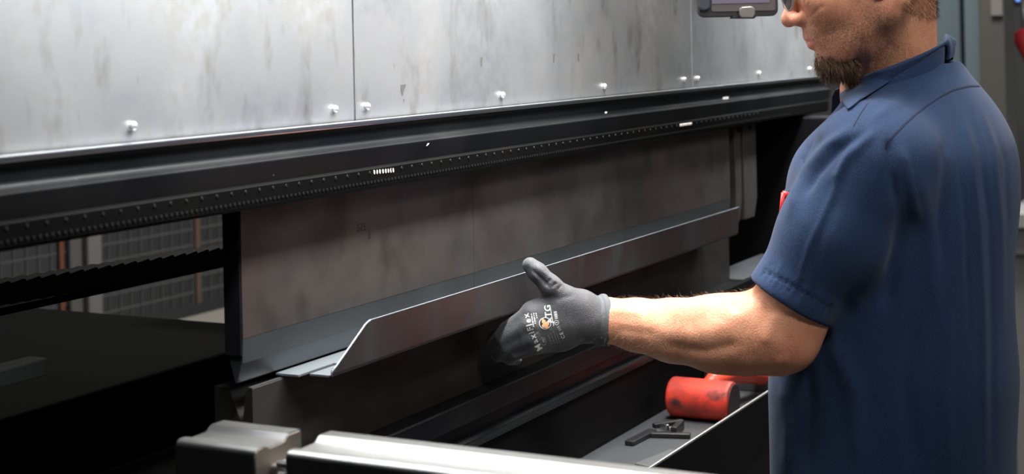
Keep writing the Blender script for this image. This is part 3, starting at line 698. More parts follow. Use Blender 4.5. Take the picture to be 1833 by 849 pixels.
def arm_sdf(P):
    d = chain(P, [(S_L, .052), (atD(1490, 432, 2.04), .051), (atD(1420, 545, 2.05), .0485), (atD(1402, 592, 2.052), .0475)], .02)
    f = chain(P, [(atD(1398, 600, 2.052), .0470), (atD(1335, 600, 2.07), .0505), (atD(1285, 598, 2.085), .0495), (atD(1205, 592, 2.11), .0405), (atD(1140, 582, 2.13), .0335), (atD(1085, 573, 2.145), .0275), (atD(1050, 570, 2.15), .026)], .015)
    d = smin(d, f, .020)
    d = smin(d, rc(P, atD(1412, 622, 2.035), atD(1390, 636, 2.042), .022, .018), .025)     # elbow point
    d = smin(d, rc(P, atD(1340, 565, 2.055), atD(1230, 568, 2.085), .026, .018), .018)     # forearm muscle
    return d
lo = np.min([S_L, E_L, W_L, atD(1045, 565, 2.15)], axis=0) - .075; hi = np.max([S_L, E_L, W_L], axis=0) + .075
ap_, aq = sdf_mesh(arm_sdf, lo, hi, .003); ap_ = relax(ap_, aq, 1)
ap_ = sculpt(ap_, aq, [([(1335, 545), (1300, 585), (1240, 600), (1160, 590)], 20, .0030), ([(1330, 615), (1260, 630), (1190, 618)], 10, -.0028),
                       ([(1360, 520), (1330, 535), (1310, 560)], 9, -.0035), ([(1390, 560), (1370, 620)], 10, .002), ([(1420, 600), (1395, 645)], 12, -.0010),
                       ([(1150, 560), (1090, 555)], 8, .0018), ([(1180, 600), (1100, 590)], 8, -.0012), ([(1410, 640), (1385, 655)], 9, .0012)])
def hand_pts(Wr, fw, out, up, s=1.0):
    """relaxed hand: list of finger chains from wrist frame"""
    ch = []
    for k, (o, L) in enumerate(((-.026, .90), (-.009, 1.0), (.009, .95), (.025, .78))):
        m = Wr + fw * .092 + out * o; a = m + fw * .040 * L - up * .008; b = a + fw * .022 * L - up * .016; c_ = b + fw * .010 * L - up * .018
        ch.append([(Wr + fw * .03 + out * o * .5, .012), (m, .0105), (a, .0092), (b, .0082), (c_, .0072)])
    th_ = [(Wr + fw * .015 - out * .018, .014), (Wr + fw * .050 - out * .042 - up * .012, .0125), (Wr + fw * .078 - out * .050 - up * .024, .0105), (Wr + fw * .098 - out * .050 - up * .034, .0085)]
    return ch, th_
rh = hand_pts(W_R, Vector((0, .25, -.97)).normalized(), Vector((-.2, -.95, -.2)).normalized(), Vector((.97, -.2, 0)).normalized())
def armr_sdf(P):
    d = chain(P, [(S_R, .052), (E_R, .046), (E_R + Vector((0, .02, -.05)), .048), (W_R, .028)], .02)
    f = rc(P, W_R, W_R + Vector((0, .022, -.085)), .027, .030)
    for c_ in rh[0]: f = smin(f, chain(P, c_, .004), .004)
    f = smin(f, chain(P, rh[1], .004), .008)
    return smin(d, f, .01)
rp, rq = sdf_mesh(armr_sdf, (2.30, .40, .68), (2.52, .78, 1.50), .0045); rp = relax(rp, rq, 1)
bp, bq = join_np([(hp, hq), (cp, cq), (ap_, aq), (rp, rq)])
body = qmesh('body', bp, bq, skin, man)
ql = (bp - OH) @ RH.T.astype(float); f_, u_, l_ = ql[:, 0], ql[:, 1], np.abs(ql[:, 2]); nh = len(hp); ish = np.arange(len(bp)) < nh
sm = lambda x, a, b: np.clip((x - a) / (b - a), 0, 1)
stub = ish * sm(-u_, .030, .055) * sm(f_, -.035, .0) * (1 - .8 * sm(-u_, .125, .15)) * .75
stub = np.where(ish & (u_ > -.056) & (f_ > .078) & (u_ < -.040), .7, stub)
lipmask = ish & (((f_ > .088) & (np.abs(u_ + .0610) < .0042)) | ((f_ > .085) & (np.abs(u_ + .0730) < .0055))) & (l_ < .021)
stub = np.where(lipmask, 0, stub)
vattr(body, 'stubble', stub); vattr(body, 'lip', lipmask * .7)
fl = ish * np.clip(np.exp(-(((f_ - .11) / .02) ** 2 + ((u_ + .033) / .016) ** 2)) * .45 + np.exp(-(((f_ + .012) / .03) ** 2 + (u_ / .04) ** 2 + ((l_ - .078) / .012) ** 2)) * .7 + .25 * np.exp(-(((f_ - .05) / .03) ** 2 + ((u_ + .02) / .03) ** 2)), 0, 1)
xb, yb, db = proj_np(bp); arm_m = (np.arange(len(bp)) >= nh + len(cp)) & (np.arange(len(bp)) < nh + len(cp) + len(ap_))
fl = np.where(arm_m, .35 * np.exp(-(((xb - 1420) / 50) ** 2 + ((yb - 630) / 35) ** 2)), fl)
vattr(body, 'flush', fl)
Nb = normals(bp, bq)
# eyes, hair, beard
bm = bmesh.new()
for s in (-1, 1): bmesh.ops.create_uvsphere(bm, u_segments=16, v_segments=12, radius=.0122, matrix=Matrix.Translation(H(.0785, .003, .031 * s)))
adopt(bmo('eyes', bm, eye_m, smooth=True), man)
def hair_sdf(P):
    q = (P - OH) @ RH.T; s = q.copy(); s[:, 2] = np.abs(s[:, 2])
    d = head_sdf(P) - .006; low = .030 - .075 * sm(-s[:, 0], .01, .07) - .055 * np.exp(-((s[:, 0] - .018) / .012) ** 2); frontl = .070 - .0 * s[:, 1]
    return np.maximum(np.maximum(d, (low - s[:, 1]) * .6), np.maximum(s[:, 0] - frontl, ell(P, NB, (.01, .01, .01)) * -1))
qp, qq = sdf_mesh(hair_sdf, (OH[0] - .15, OH[1] - .15, 1.50), (OH[0] + .15, OH[1] + .15, OH[2] + .18), .005)
hair = qmesh('hair', qp, qq, hair_m, man)
hn = normals(qp, qq); i = rng.choice(len(qp), 9000); dr = hn[i] * .5 + np.array(-Uh) * .45 + np.array(-Fh) * .25 + rng.normal(size=(9000, 3)) * .2
dr /= np.linalg.norm(dr, axis=1)[:, None]; strands('short_hair', qp[i] - hn[i] * .001, dr, rng.uniform(.008, .014, 9000), .0003, hair_m, man)
def pick(mask, n):
    i = np.nonzero(mask)[0]; return rng.choice(i, n)
jit = lambda n, s: rng.normal(size=(n, 3)) * s
mk = ish & (u_ > -.082) & (u_ < .03) & (f_ < -.030) & (u_ > -.062 - .035 * sm(-f_, .03, .08)) ; n = 6500; i = pick(mk, n)
dr = Nb[i] * .35 + np.array(-Uh) * .8 + np.array(-Fh) * .15 + jit(n, .18); dr /= np.linalg.norm(dr, axis=1)[:, None]
strands('nape_hair', bp[i] + jit(n, .0012), dr, rng.uniform(.004, .009, n), .00014, hair_m, man)
mk = ish & (u_ < -.084) & (f_ > .046) & (l_ < .030) & (u_ > -.140) & (rng.random(len(u_)) < .06 + sm(-u_, .088, .104)); n = 11000; i = pick(mk, n)
dr = Nb[i] * .35 + np.array(-Uh) * .75 + np.array(-Fh) * .25 + jit(n, .20); dr /= np.linalg.norm(dr, axis=1)[:, None]
ln = rng.uniform(.006, .015, n) * (0.30 + .90 * sm(-u_[i], .086, .108))
strands('goatee', bp[i] + jit(n, .001), dr, ln, .00019, beard_m, man, .45)
i = i[:1500]; strands('goatee_highlights', bp[i] + Nb[i] * .002 + jit(1500, .001), dr[:1500], ln[:1500] * 1.05, .00012, mat('ginger_hair', (.30, .16, .075), .45), man, .5)
mk = ish & (u_ < -.030) & (u_ > -.125) & (f_ > -.03) & (Nb @ np.array(fwd) < .5) & ~lipmask; n = 5200; i = pick(mk, n)
dr = Nb[i] * .6 + np.array(-Uh) * .6 + jit(n, .25); dr /= np.linalg.norm(dr, axis=1)[:, None]
strands('stubble_hair', bp[i], dr, rng.uniform(.0008, .0022, n), .00010, beard_m, man)
mk = arm_m & (xb < 1360) & (yb < 640); n = 2600; i = pick(mk, n)
dr = Nb[i] * .55 + np.array(-rgt) * .45 + np.array(dwn) * .35 + jit(n, .25); dr /= np.linalg.norm(dr, axis=1)[:, None]
strands('arm_hair', bp[i] + jit(n, .0006), dr, rng.uniform(.004, .010, n), .00008, armhair_m, man)
# glasses
gl = bmesh.new()
for s in (-1, 1):
    tube(gl, [H(-.012, .012, .079 * s), H(.04, .008, .076 * s), H(.088, .006, .066 * s), H(.104, .004, .056 * s)], [.0016, .002, .0025, .003], 8)
tube(gl, [H(.1135, .014, -.012), H(.1150, .015, 0), H(.1135, .014, .012)], .0018, 8)
for s in (-1, 1):
    rim = []
    for k in range(29):
        a = 2 * math.pi * k / 28; l = .034 + .027 * math.cos(a); rim.append(H(.1155 - .0115 * (l / .06) ** 2, .000 + .0195 * math.sin(a), l * s))
    tube(gl, rim, .0014, 6, False)
glasses = adopt(bmo('safety_glasses', gl, clear_m, smooth=True), man)
ln_ = bmesh.new()
for s in (-1, 1):
    cc = ln_.verts.new(H(.1160, 0, .034 * s)); rg = []
    for k in range(28):
        a = 2 * math.pi * k / 28; l = .034 + .0262 * math.cos(a); rg.append(ln_.verts.new(H(.1155 - .0115 * (l / .06) ** 2, .0187 * math.sin(a), l * s)))
    for k in range(28): ln_.faces.new((cc, rg[k], rg[(k + 1) % 28]))
o = bmo('lens', ln_, lens_m, smooth=True); o.parent = glasses

# ------------------------------------------------------------------ shirt
HEM = atD(1413, 540, 2.048); sl_ax = (HEM - S_L).normalized()
S2 = atD(1566, 292, 2.035); MD = atD(1492, 418, 2.038)
HEMR = Vector((2.415, .525, 1.20)); 
def shirt_sdf(P):
    d = np.maximum(torso(P), .90 - P[:, 2])
    d = smin(d, rc(P, NB + Vector((-.03, 0, -.035)), S2 + Vector((.01, 0, .002)), .040, .070), .045)
    d = smin(d, rc(P, NB + Vector((.03, 0, -.035)), S_R + Vector((0, 0, 0)), .040, .068), .045)
    s = chain(P, [(S2, .079), (MD, .070), (HEM, .0545), (HEM + sl_ax * .05, .052)], .02)
    s = smax(s, (P - arr(HEM)) @ arr(sl_ax), .0012)
    d = smin(d, s, .030)
    r_ax = (HEMR - S_R).normalized(); r_ = chain(P, [(S_R, .076), (HEMR, .064)], .02); r_ = smax(r_, (P - arr(HEMR)) @ arr(r_ax), .0015)
    d = smin(d, r_, .03)
    d = smax(d, -rc(P, NB + Vector((0, .004, -.012)), NB + Vector((-.01, .02, .15)), .072, .084), .004)
    d = smax(d, -rc(P, NB + Vector((0, .05, .0)), NB + Vector((0, .16, -.04)), .030, .012), .004)
    return d
sp, sq = sdf_mesh(shirt_sdf, (1.92, .25, .88), (2.54, .80, 1.62), .0032)
sp = relax(sp, sq, 2)
FOLDS0 = [
    ([(1528, 226), (1480, 262), (1446, 300), (1424, 345), (1410, 392)], 9, .0050), ([(1545, 238), (1500, 270), (1462, 312), (1440, 350)], 8, -.0045),
    ([(1475, 245), (1445, 268), (1428, 300)], 8, -.0045), ([(1570, 232), (1518, 282), (1485, 330)], 9, .0035),
    ([(1530, 240), (1490, 350), (1450, 440), (1427, 512)], 6, .0028), ([(1500, 350), (1470, 420), (1440, 500)], 12, -.0020),
    ([(1590, 246), (1594, 300), (1605, 370)], 8, -.0050), ([(1612, 260), (1628, 330), (1642, 400)], 9, .0040),
    ([(1690, 235), (1694, 300), (1682, 400), (1690, 480)], 9, -.0045), ([(1716, 190), (1736, 260), (1752, 400), (1760, 560), (1764, 840)], 5, .0038),
    ([(1733, 180), (1756, 270), (1772, 400), (1778, 600), (1776, 840)], 5, -.0038), ([(1700, 180), (1716, 260), (1730, 400), (1736, 600)], 6, -.0034),
    ([(1746, 170), (1778, 260), (1792, 400), (1796, 600)], 6, .0034), ([(1768, 190), (1800, 290), (1806, 420)], 5, -.0026),
    ([(1640, 300), (1666, 420), (1672, 560)], 16, .0050), ([(1620, 360), (1600, 470), (1585, 560)], 14, -.0060),
    ([(1600, 420), (1560, 500), (1520, 560)], 14, .0045), ([(1480, 600), (1530, 700), (1540, 849)], 18, .0050),
    ([(1440, 640), (1450, 740), (1440, 849)], 14, -.0045), ([(1400, 680), (1412, 760), (1408, 849)], 10, .0040),
    ([(1640, 560), (1620, 700), (1640, 849)], 18, -.0055), ([(1700, 560), (1690, 700), (1700, 849)], 14, .0045),
    ([(1640, 150), (1600, 185), (1560, 215)], 8, .0022), ([(1690, 130), (1650, 160), (1600, 215)], 7, -.0018), ([(1380, 470), (1372, 496)], 5, -.0012),
    ([(1400, 470), (1384, 515)], 4, .0012), ([(1436, 500), (1424, 540)], 4, -.0016), ([(1470, 520), (1452, 562)], 5, .0014),
    ([(1362, 482), (1420, 512), (1488, 553)], 2.6, -.0016)]
FOLDS = [(p, w * 1.35 if w < 7 and len(p) == 5 and a > -.004 and p[0][0] > 1650 else w, a * (.6 if p[0][0] > 1650 else .9)) for p, w, a in FOLDS0]
for k in range(13):
    hx, hy = 1362 + 128 * (k + .5) / 13, 484 + 70 * (k + .5) / 13; ln_k = 9 + 5 * math.sin(k * 2.3)
    FOLDS.append(([(hx + 4, hy - ln_k * .6), (hx, hy), (hx - 6, hy + 13)], 2.6, -.0011 - .0005 * math.sin(k * 1.7)))
sp = sculpt(sp, sq, FOLDS)
shirt = qmesh('work_shirt', sp, sq, shirt_m, man)
sb_ = bvh(sp, sq)
def seam(name, pl, w, m, parent, off=.0006, dash=0):
    """thin sewn strip laid on the cloth"""
    pts = []
    for (x0, y0), (x1, y1) in zip(pl, pl[1:]):
        n = max(2, int(math.hypot(x1 - x0, y1 - y0) / 5))
        for k in range(n): pts.append((x0 + (x1 - x0) * k / n, y0 + (y1 - y0) * k / n))
    pts.append(pl[-1]); P = []
    for p in pts:
        a, nn = hit(sb_, *p)
        if a is not None: P.append((a, nn))
    P = [q for i, q in enumerate(P) if i == 0 or (q[0] - P[i - 1][0]).length < .03]
    bm = bmesh.new(); prev = None
    for i in range(len(P)):
        t_ = (P[min(i + 1, len(P) - 1)][0] - P[max(i - 1, 0)][0]).normalized(); nn = P[i][1]; nn = -nn if nn.dot(fwd) > 0 else nn
        s_ = t_.cross(nn).normalized() * w / 2; q = [bm.verts.new(P[i][0] + nn * off + s_), bm.verts.new(P[i][0] + nn * off - s_)]
        if prev and not (dash and i % 2): bm.faces.new((prev[0], q[0], q[1], prev[1]))
        prev = q
    o = bmo(name, bm, m, None, True); adopt(o, man); o.parent = parent; o.matrix_parent_inverse = Matrix.Identity(4); return o
seam('yoke_seam', [(1759, 154), (1735, 154), (1707, 161), (1684, 173), (1660, 189), (1640, 204), (1623, 219), (1604, 238), (1588, 256), (1585, 268)], .0022, seam_m, shirt)
seam('shoulder_seam', [(1553, 186), (1540, 204), (1528, 226)], .0014, seam_m, shirt)
seam('hem_stitch', [(1361, 484), (1390, 497), (1420, 513), (1455, 533), (1487, 553)], .0010, seam_m, shirt, .0006, 1)
# collar
def ring_pt(th_, r, z, cx=0, cy=0):
    return Vector((NB.x + cx - math.sin(th_) * r * .92, NB.y + cy - math.cos(th_) * r, z))
def fit(deg, x, y):
    """radius and height of a collar point at this angle round the neck"""
    best = None; th_ = math.radians(deg)
    for r in np.arange(.05, .15, .001):
        for z in np.arange(1.47, 1.66, .001):
            p = ring_pt(th_, r, z); d = p.x * cA + p.y * sA; u = (p.x * sA - p.y * cA) / d; v = (EYE - z) / d
            e = (PX + FPX * (u * cR + v * sR) - x) ** 2 + (PY + FPX * (-u * sR + v * cR) - y) ** 2
            if best is None or e < best[0]: best = (e, r, z)
    return best[1:]
bm = bmesh.new(); rows = []
NT = 64; AN = [0, 90, 128, 163]; AL = [0, 90, 122, 142, 163]
top = [fit(0, 1688, 59), fit(90, 1578, 123), fit(128, 1536, 148), fit(163, 1509, 166)]
low = [fit(0, 1706, 101), fit(90, 1588, 156), fit(122, 1548, 184), fit(142, 1519, 202), fit(163, 1507, 186)]
print('collar', top, low)
LOWP = [(1706, 101), (1690, 103), (1668, 110), (1641, 125), (1610, 142), (1585, 155), (1552, 176), (1532, 191), (1519, 201)]
def along(pl, t):
    sg = [math.hypot(b[0] - a[0], b[1] - a[1]) for a, b in zip(pl, pl[1:])]; q = t * sum(sg)
    for (a, b), L_ in zip(zip(pl, pl[1:]), sg):
        if q <= L_ + 1e-6: return (a[0] + (b[0] - a[0]) * q / L_, a[1] + (b[1] - a[1]) * q / L_)
        q -= L_
    return pl[-1]
half = []
for k in range(NT // 2 + 1):
    t_ = k / (NT // 2); dg = 163 * t_; th_ = math.radians(dg)
    T_ = ring_pt(th_, np.interp(dg, AN, [q[0] for q in top]), np.interp(dg, AN, [q[1] for q in top]) + .005 * math.sin(min(dg, 90) / 90 * math.pi))
    Lr = ring_pt(th_, np.interp(dg, AL, [q[0] for q in low]), np.interp(dg, AL, [q[1] for q in low]))
    x_, y_ = along(LOWP, t_); h_, nn = hit(sb_, x_, y_)
    if h_ is None or k < 3: L3 = Lr
    else: L3 = h_ + (nn if nn.dot(fwd) < 0 else -nn) * .0045
    half.append((T_, L3))
Ls = [h[1].copy() for h in half]
for _ in range(3): Ls = [Ls[0]] + [Ls[q - 1] * .25 + Ls[q] * .5 + Ls[q + 1] * .25 for q in range(1, len(Ls) - 1)] + [Ls[-1]]
half = [(h[0], l) for h, l in zip(half, Ls)]
mir = lambda v: Vector((2 * NB.x - v.x, v.y, v.z))
full = [(mir(a), mir(b)) for a, b in half[:0:-1]] + half
for k, (T_, L3) in enumerate(full):
    if k < 12: L3 = L3 + Vector((-.004, .034, -.010)) * ((12 - k) / 12)
    c_ = Vector((NB.x, NB.y, T_.z)); o_ = (T_ - c_).normalized()
    pr = [T_ - o_ * .004 + Vector((0, 0, -.040)), T_ - o_ * .003 + Vector((0, 0, -.012)), T_ + Vector((0, 0, -.002)), T_ + o_ * .003, T_ + o_ * .0065 + Vector((0, 0, -.004)),
          T_.lerp(L3, .35) + o_ * .006, T_.lerp(L3, .70) + o_ * .004, T_.lerp(L3, .95), L3]
    P_c = np.array([tuple(p) for p in pr])
    for _ in range(14):
        e0 = shirt_sdf(P_c); g_ = np.stack([(shirt_sdf(P_c + np.eye(3)[q] * .002) - e0) / .002 for q in range(3)], 1)
        g_ /= np.linalg.norm(g_, axis=1)[:, None] + 1e-6; mv = np.clip(.0042 - e0, 0, .004); mv[:4] = 0; P_c = P_c + g_ * mv[:, None]
    rows.append([bm.verts.new(p) for p in P_c])
for a, b in zip(rows, rows[1:]):
    for k in range(len(a) - 1): bm.faces.new((a[k], b[k], b[k + 1], a[k + 1]))
col = bmo('collar', bm, shirt_m, None, True); adopt(col, man)
md = col.modifiers.new('thick', 'SOLIDIFY'); md.thickness = .0024; md = col.modifiers.new('sub', 'SUBSURF'); md.levels = md.render_levels = 1
# placket and pocket
bm = bmesh.new(); prev = None
for k in range(14):
    z = 1.50 - k * .038; yy = float(np.interp(z, TZ, TC[:, 1]) + np.interp(z, TZ, TB)) + .002; xx = float(np.interp(z, TZ, TC[:, 0]))
    q = [bm.verts.new((xx - .016, yy, z)), bm.verts.new((xx + .016, yy, z))]
    if prev: bm.faces.new((prev[0], q[0], q[1], prev[1]))
    prev = q
pk = bmo('placket', bm, shirt_m, None, True); adopt(pk, man); md = pk.modifiers.new('t', 'SOLIDIFY'); md.thickness = .003
bm = bmesh.new()
for k in range(6):
    z = 1.48 - k * .085; yy = float(np.interp(z, TZ, TC[:, 1]) + np.interp(z, TZ, TB)) + .005; xx = float(np.interp(z, TZ, TC[:, 0]))
    bmesh.ops.create_cone(bm, cap_ends=True, segments=14, radius1=.0055, radius2=.005, depth=.002, matrix=Matrix.Translation((xx, yy, z)) @ Matrix.Rotation(math.pi / 2, 4, 'X'))
adopt(bmo('buttons', bm, seam_m), man)
bm = bmesh.new(); ow = [(1524, 158), (1508, 156), (1494, 160), (1489, 172), (1487, 200), (1487, 236), (1506, 226), (1526, 206)]
a_ = [bm.verts.new(atD(x, y, 2.20)) for x, y in ow]; b_ = [bm.verts.new(atD(x, y, 2.20) + Vector((.003, .0, 0))) for x, y in ow]
bm.faces.new(a_); bm.faces.new(b_[::-1])
for k in range(len(a_)): bm.faces.new((a_[k], b_[k], b_[(k + 1) % len(a_)], a_[(k + 1) % len(a_)]))
adopt(bmo('placket_flap', bm, mat('shaded_navy_cloth', (.006, .012, .030), .9), bevel=.0012), man)  # far collar wing; its shadow is painted in as darker navy
pc = atD(1418, 345, 2.165)
bm = bmesh.new(); prev = None
for k in range(9):
    t_ = k / 8; base = pc + Vector((.050 - .10 * t_, -.022 - .030 * (2 * t_ - 1) ** 2 * .9, 0))
    q = [bm.verts.new(base + Vector((0, .010, .052 - .004 * t_))), bm.verts.new(base + Vector((0, .010, -.01))), bm.verts.new(base + Vector((0, .002, -.075)))]
    if prev:
        for j in range(2): bm.faces.new((prev[j], prev[j + 1], q[j + 1], q[j]))
    prev = q
pkt = bmo('chest_pocket', bm, shirt_m, None, True); adopt(pkt, man); md = pkt.modifiers.new('t', 'SOLIDIFY'); md.thickness = .002
# pen clipped in pocket
pen = empty('pen', atD(1402, 375, 2.13), 'red and white pen clipped in the chest pocket', 'pen')
def pt(x, y, d=2.125): return atD(x, y, d)
bm = bmesh.new(); tube(bm, [pt(1402, 345), pt(1397, 393)], .0030, 8); adopt(bmo('clip', bm, pen_red, smooth=True), pen)
bm = bmesh.new(); tube(bm, [pt(1400, 347, 2.130), pt(1413, 351, 2.130)], .0048, 8); adopt(bmo('clip_bridge', bm, pen_red, smooth=True), pen)
bm = bmesh.new(); tube(bm, [pt(1411, 340, 2.135), pt(1404, 404, 2.135)], .0050, 10); adopt(bmo('barrel', bm, shirt_m, smooth=True), pen)
bm = bmesh.new(); tube(bm, [pt(1393, 404, 2.13), pt(1397, 406, 2.13)], .0034, 10); adopt(bmo('tip', bm, white_p, smooth=True), pen)
# trousers, belt, shoes
HX, HY = float(TC[0, 0]), float(TC[0, 1])
def trou_sdf(P):
    d = ell(P, (HX, HY, .93), (.170, .140, .14))
    for sx in (-1, 1):
        leg = chain(P, [((HX + sx * .085, HY, .90), .100), ((HX + sx * .10, HY + .01, .52), .078), ((HX + sx * .11, HY - .01, .09), .070)], .03); d = smin(d, leg, .03)
    return np.maximum(np.maximum(d, .055 - P[:, 2]), P[:, 2] - .985)
tp, tq = sdf_mesh(trou_sdf, (HX - .30, HY - .26, .03), (HX + .30, HY + .26, 1.02), .012); qmesh('trousers', relax(tp, tq, 1), tq, trouser_m, man)
bm = bmesh.new(); prism(bm, [(HX + .172 * math.cos(2 * math.pi * k / 48), HY + .143 * math.sin(2 * math.pi * k / 48)) for k in range(48)], .955, .990, 'Z'); adopt(bmo('belt', bm, leather), man)
for sx in (-1, 1):
    def shoe_sdf(P, sx=sx):
        a = ell(P, (HX + sx * .115, HY + .06, .035), (.050, .145, .055)); a = smin(a, rc(P, (HX + sx * .11, HY - .03, .06), (HX + sx * .11, HY - .02, .12), .05, .045), .03); return np.maximum(a, .001 - P[:, 2])
    a, b = sdf_mesh(shoe_sdf, (HX + sx * .115 - .08, HY - .12, -.02), (HX + sx * .115 + .08, HY + .24, .19), .008); qmesh('shoe', relax(a, b, 1), b, leather, man)

# ------------------------------------------------------------------ glove
G = atD
fing = [  # knuckle, middle joint, end joint, tip : curled under the flange edge
    [(G(1000, 560, 2.125), .0150), (G(950, 562, 2.105), .0125), (G(906, 592, 2.118), .0112), (G(888, 606, 2.140), .0102), (G(900, 614, 2.158), .0092)],
    [(G(1000, 578, 2.125), .0150), (G(948, 582, 2.100), .0128), (G(900, 606, 2.116), .0112), (G(880, 620, 2.140), .0102), (G(894, 627, 2.158), .0092)],
    [(G(1000, 596, 2.128), .0145), (G(952, 603, 2.102), .0122), (G(908, 620, 2.118), .0106), (G(892, 634, 2.140), .0098), (G(906, 638, 2.158), .0088)],
    [(G(1004, 610, 2.132), .0135), (G(960, 620, 2.108), .0108), (G(924, 632, 2.120), .0094), (G(912, 642, 2.136), .0086), (G(924, 644, 2.150), .0078)]]
thumb = [(G(1036, 560, 2.130), .0200), (G(1008, 534, 2.122), .0172), (G(985, 512, 2.114), .0142), (G(962, 488, 2.112), .0125), (G(949, 475, 2.114), .0108)]
def glove_sdf(P):
    d = chain(P, [(W_L, .0300), (G(1050, 572, 2.140), .0305), (G(1010, 574, 2.132), .0300)], .01)
    d = smin(d, rc(P, G(1000, 550, 2.130), G(954, 559, 2.112), .0215, .0160), .014)
    d = smin(d, rc(P, G(1006, 600, 2.132), G(958, 608, 2.112), .0215, .0155), .014)
    d = smin(d, rc(P, G(1000, 576, 2.128), G(955, 586, 2.108), .0230, .0180), .014)
    for c_ in fing: d = smin(d, chain(P, c_, .003), .005)
    d = smin(d, chain(P, thumb, .006), .009)
    d = smin(d, rc(P, G(1040, 545, 2.132), G(1002, 548, 2.122), .0200, .0170), .014)
    ax = (W_L - G(1050, 572, 2.140)).normalized(); return smax(d, (P - arr(G(1080, 573, 2.145))) @ arr(ax), .001)
glo = np.min([tuple(a[0]) for c_ in fing + [thumb] for a in c_] + [tuple(W_L)], axis=0) - .035
ghi = np.max([tuple(a[0]) for c_ in fing + [thumb] for a in c_] + [tuple(W_L)], axis=0) + .035
gp, gq = sdf_mesh(glove_sdf, glo, ghi, .0016); gp = relax(gp, gq, 1)
gp = sculpt(gp, gq, [([(950, 482), (968, 498), (985, 516)], 3.5, -.0030), ([(957, 474), (980, 494), (1000, 508)], 4, .0014), ([(986, 500), (978, 508)], 2.5, -.0016), ([(996, 506), (988, 515)], 2.5, -.0016),
                     ([(1006, 510), (998, 520)], 2.5, -.0014), ([(940, 474), (948, 492), (962, 510)], 4, -.0012), ([(975, 530), (1000, 535), (1030, 528)], 5, -.0010),
                     ([(935, 560), (930, 590), (938, 625)], 5, .0012), ([(950, 563), (945, 590), (955, 622)], 5, -.0008), ([(990, 632), (1040, 618)], 5, .0012),
                     ([(960, 628), (1010, 625), (1060, 605)], 4, -.0012)] + [([(1014 + 4.2 * k, 536 - k * .2), (1017 + 4.2 * k, 570), (1024 + 4.2 * k, 606)], 1.3, .00035) for k in range(11)])
glove = qmesh('glove', gp, gq, glove_m, man); gb = bvh(gp, gq)
# knitted cuff band
cc = G(1073, 573, 2.1435); axw = (W_L - G(1050, 572, 2.140)).normalized(); ux = axw.orthogonal().normalized(); uy = axw.cross(ux)
bm = bmesh.new(); rws = []
prc = [(-.014, .0300), (-.011, .0316), (-.005, .0320), (-.001, .0318), (.000, .0332), (.003, .0346), (.007, .0344), (.009, .0326), (.0080, .0300), (.004, .0285)]
for k in range(72):
    a = 2 * math.pi * k / 72; w = 1 + .012 * (k % 2) + .02 * math.sin(a * 2)
    rws.append([bm.verts.new(cc + axw * t_ + (ux * math.cos(a) + uy * math.sin(a)) * r * w) for t_, r in prc])
for k in range(72):
    a, b = rws[k], rws[(k + 1) % 72]
    for j in range(len(prc) - 1): bm.faces.new((a[j], a[j + 1], b[j + 1], b[j]))
cf = bmo('cuff', bm, cuff_m, None, True); adopt(cf, man); cf.parent = glove; cf.matrix_parent_inverse = Matrix.Identity(4)
# printing on the back of the glove
def printed(name, verts, faces, org, ang, sc_, m, lift=.0005, shear=0):
    ca, sa = math.cos(ang), math.sin(ang); V = []; ok = []
    for a, b in verts:
        x = org[0] + sc_ * (a * ca - b * sa); y = org[1] - sc_ * (a * sa + b * ca)
        p, nn = hit(gb, x, y); V.append(None if p is None else (p - (nn if nn.dot(fwd) > 0 else -nn) * lift))
    bm = bmesh.new(); bv = [bm.verts.new(v) if v is not None else None for v in V]
    for f in faces:
        q = [bv[i] for i in f]
        if all(z is not None for z in q):
            try: bm.faces.new(q)
            except ValueError: pass
    me = bpy.data.meshes.new(name); bm.to_mesh(me); bm.free(); o = link(name, me, m); adopt(o, man); o.parent = glove; o.matrix_parent_inverse = Matrix.Identity(4); return o
def ptext(body, org, deg, px, m, name='printed_word'):
    v, f = text_tris(body, 1.0, .03); return printed(name, v, f, org, math.radians(deg), px, m)
def pdisc(org, r0, r1, m, lift=.0005, name='printed_emblem', sq=1.0, deg=0):
    n = 28; vv = [(math.cos(2 * math.pi * k / n) * r, math.sin(2 * math.pi * k / n) * r * sq) for r in (r0, r1) for k in range(n)]
    return printed(name, vv, [(k, (k + 1) % n, n + (k + 1) % n, n + k) for k in range(n)], org, math.radians(deg), 1, m, lift)
def pline(p, q, w, m, name='printed_line', dash=0):
    L = math.hypot(q[0] - p[0], q[1] - p[1]); a = math.atan2(-(q[1] - p[1]), q[0] - p[0]); vv, ff = [], []; t_ = 0; n = max(2, int(L / 2.2)) if not dash else int(L / dash)
    st = L / n
    for k in range(n):
        x0, x1 = k * st, (k + (.62 + .3 * ((k * 7) % 3) / 3 if dash else 1)) * st; b = len(vv); vv += [(x0, -w / 2), (x1, -w / 2), (x1, w / 2), (x0, w / 2)]; ff.append((b, b + 1, b + 2, b + 3))
    return printed(name, vv, ff, p, a, 1, m)
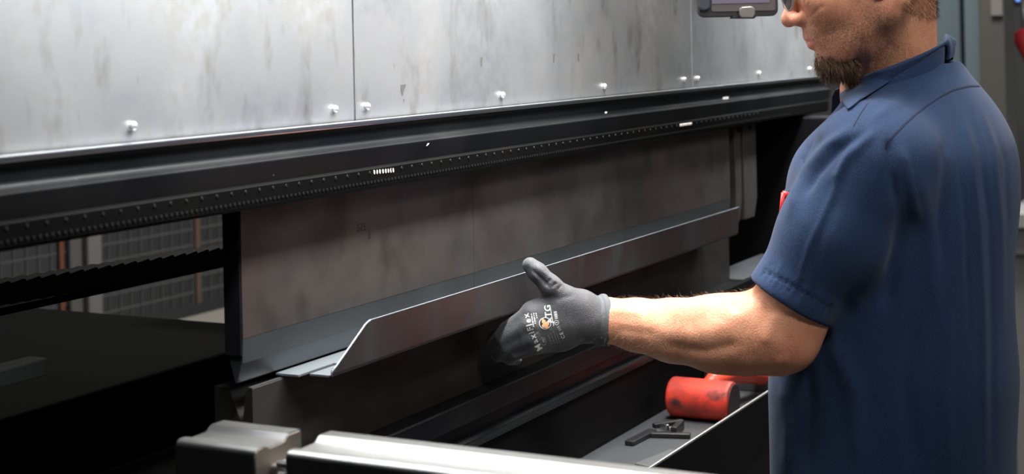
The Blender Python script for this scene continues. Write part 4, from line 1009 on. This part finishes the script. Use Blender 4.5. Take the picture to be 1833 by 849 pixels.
def arc_text(body, pl, px, m):
    """letters one after another along a bent baseline"""
    pl = [Vector((a, b, 0)) for a, b in pl]; seg = [(b - a).length for a, b in zip(pl, pl[1:])]; tot = sum(seg); n = len(body); allv, allf = [], []
    wd = {'M': 1.3, 'i': .55, 'F': .9, 'l': .5, 'T': .9}; ws = [wd.get(c, 1.0) for c in body]; acc = 0; sw = sum(ws)
    for c, w_ in zip(body, ws):
        s_ = (acc + w_ / 2) / sw * tot; acc += w_; k = 0
        while k < len(seg) - 1 and s_ > seg[k]: s_ -= seg[k]; k += 1
        t_ = (pl[k + 1] - pl[k]).normalized(); p = pl[k] + t_ * s_; ang = math.degrees(math.atan2(-t_.y, t_.x))
        v, f = text_tris(c, 1.0, .022); r = math.radians(ang); b = len(allv)
        allv += [((p.x + px * (x * math.cos(r) - y * math.sin(r))), -(p.y - px * (x * math.sin(r) + y * math.cos(r)))) for x, y in v]; allf += [tuple(i + b for i in q) for q in f]
    return printed('printed_word', allv, allf, (0, 0), 0, 1, m)
arc_text('MaxiFlex', [(968, 627), (957, 610), (951, 594), (947, 580), (941, 561)], 15, glove_w)
arc_text('ATG', [(987, 580), (982, 566), (980, 546)], 16, glove_w)
pdisc((975.5, 579), 9.6, 10.8, glove_w); pdisc((975.5, 579), .1, 9.4, glove_k, .0004)
for (x, y, r) in ((976, 582, 5.2), (973, 576, 3.6), (979, 580, 3.8), (972, 584, 3.0), (979, 586, 2.6), (971, 572, 2.2)): pdisc((x, y), .1, r, glove_o, .0007)
pline((991, 584), (985, 551), 1.2, glove_w)
for (p, q) in (((955, 585), (951, 561)), ((958, 580), (955, 560)), ((961, 570), (959, 560))): pline(p, q, 2.0, glove_w, 'printed_small_text', 3)
for (p, q) in (((988, 616), (980, 598)), ((993, 615), (985, 595)), ((998, 615), (990, 592)), ((1002, 613), (996, 596))): pline(p, q, 1.1, glove_g, 'printed_small_text', 4)
pline((996, 571), (993.5, 557), 5.5, glove_w, 'printed_small_text', 2.4)
pdisc((996, 577.5), 3.6, 4.6, glove_w); ptext('5', (996, 577.5), 100, 6, glove_w)
pline((1003, 592), (998, 584), 5, glove_g, 'printed_small_text', 2.6)
arc_text('CE', [(1009, 606), (1004, 594)], 9, glove_w)
pdisc((972, 611), 6.2, 7.4, glove_g, .0005, 'printed_emblem', .75, 110); pdisc((972.5, 610), .1, 4.2, glove_g, .0005, 'printed_emblem', .6, 110)
ptext('X', (962, 596), 105, 7, glove_g)
print('verts body', len(bp), 'shirt', len(sp), 'glove', len(gp))
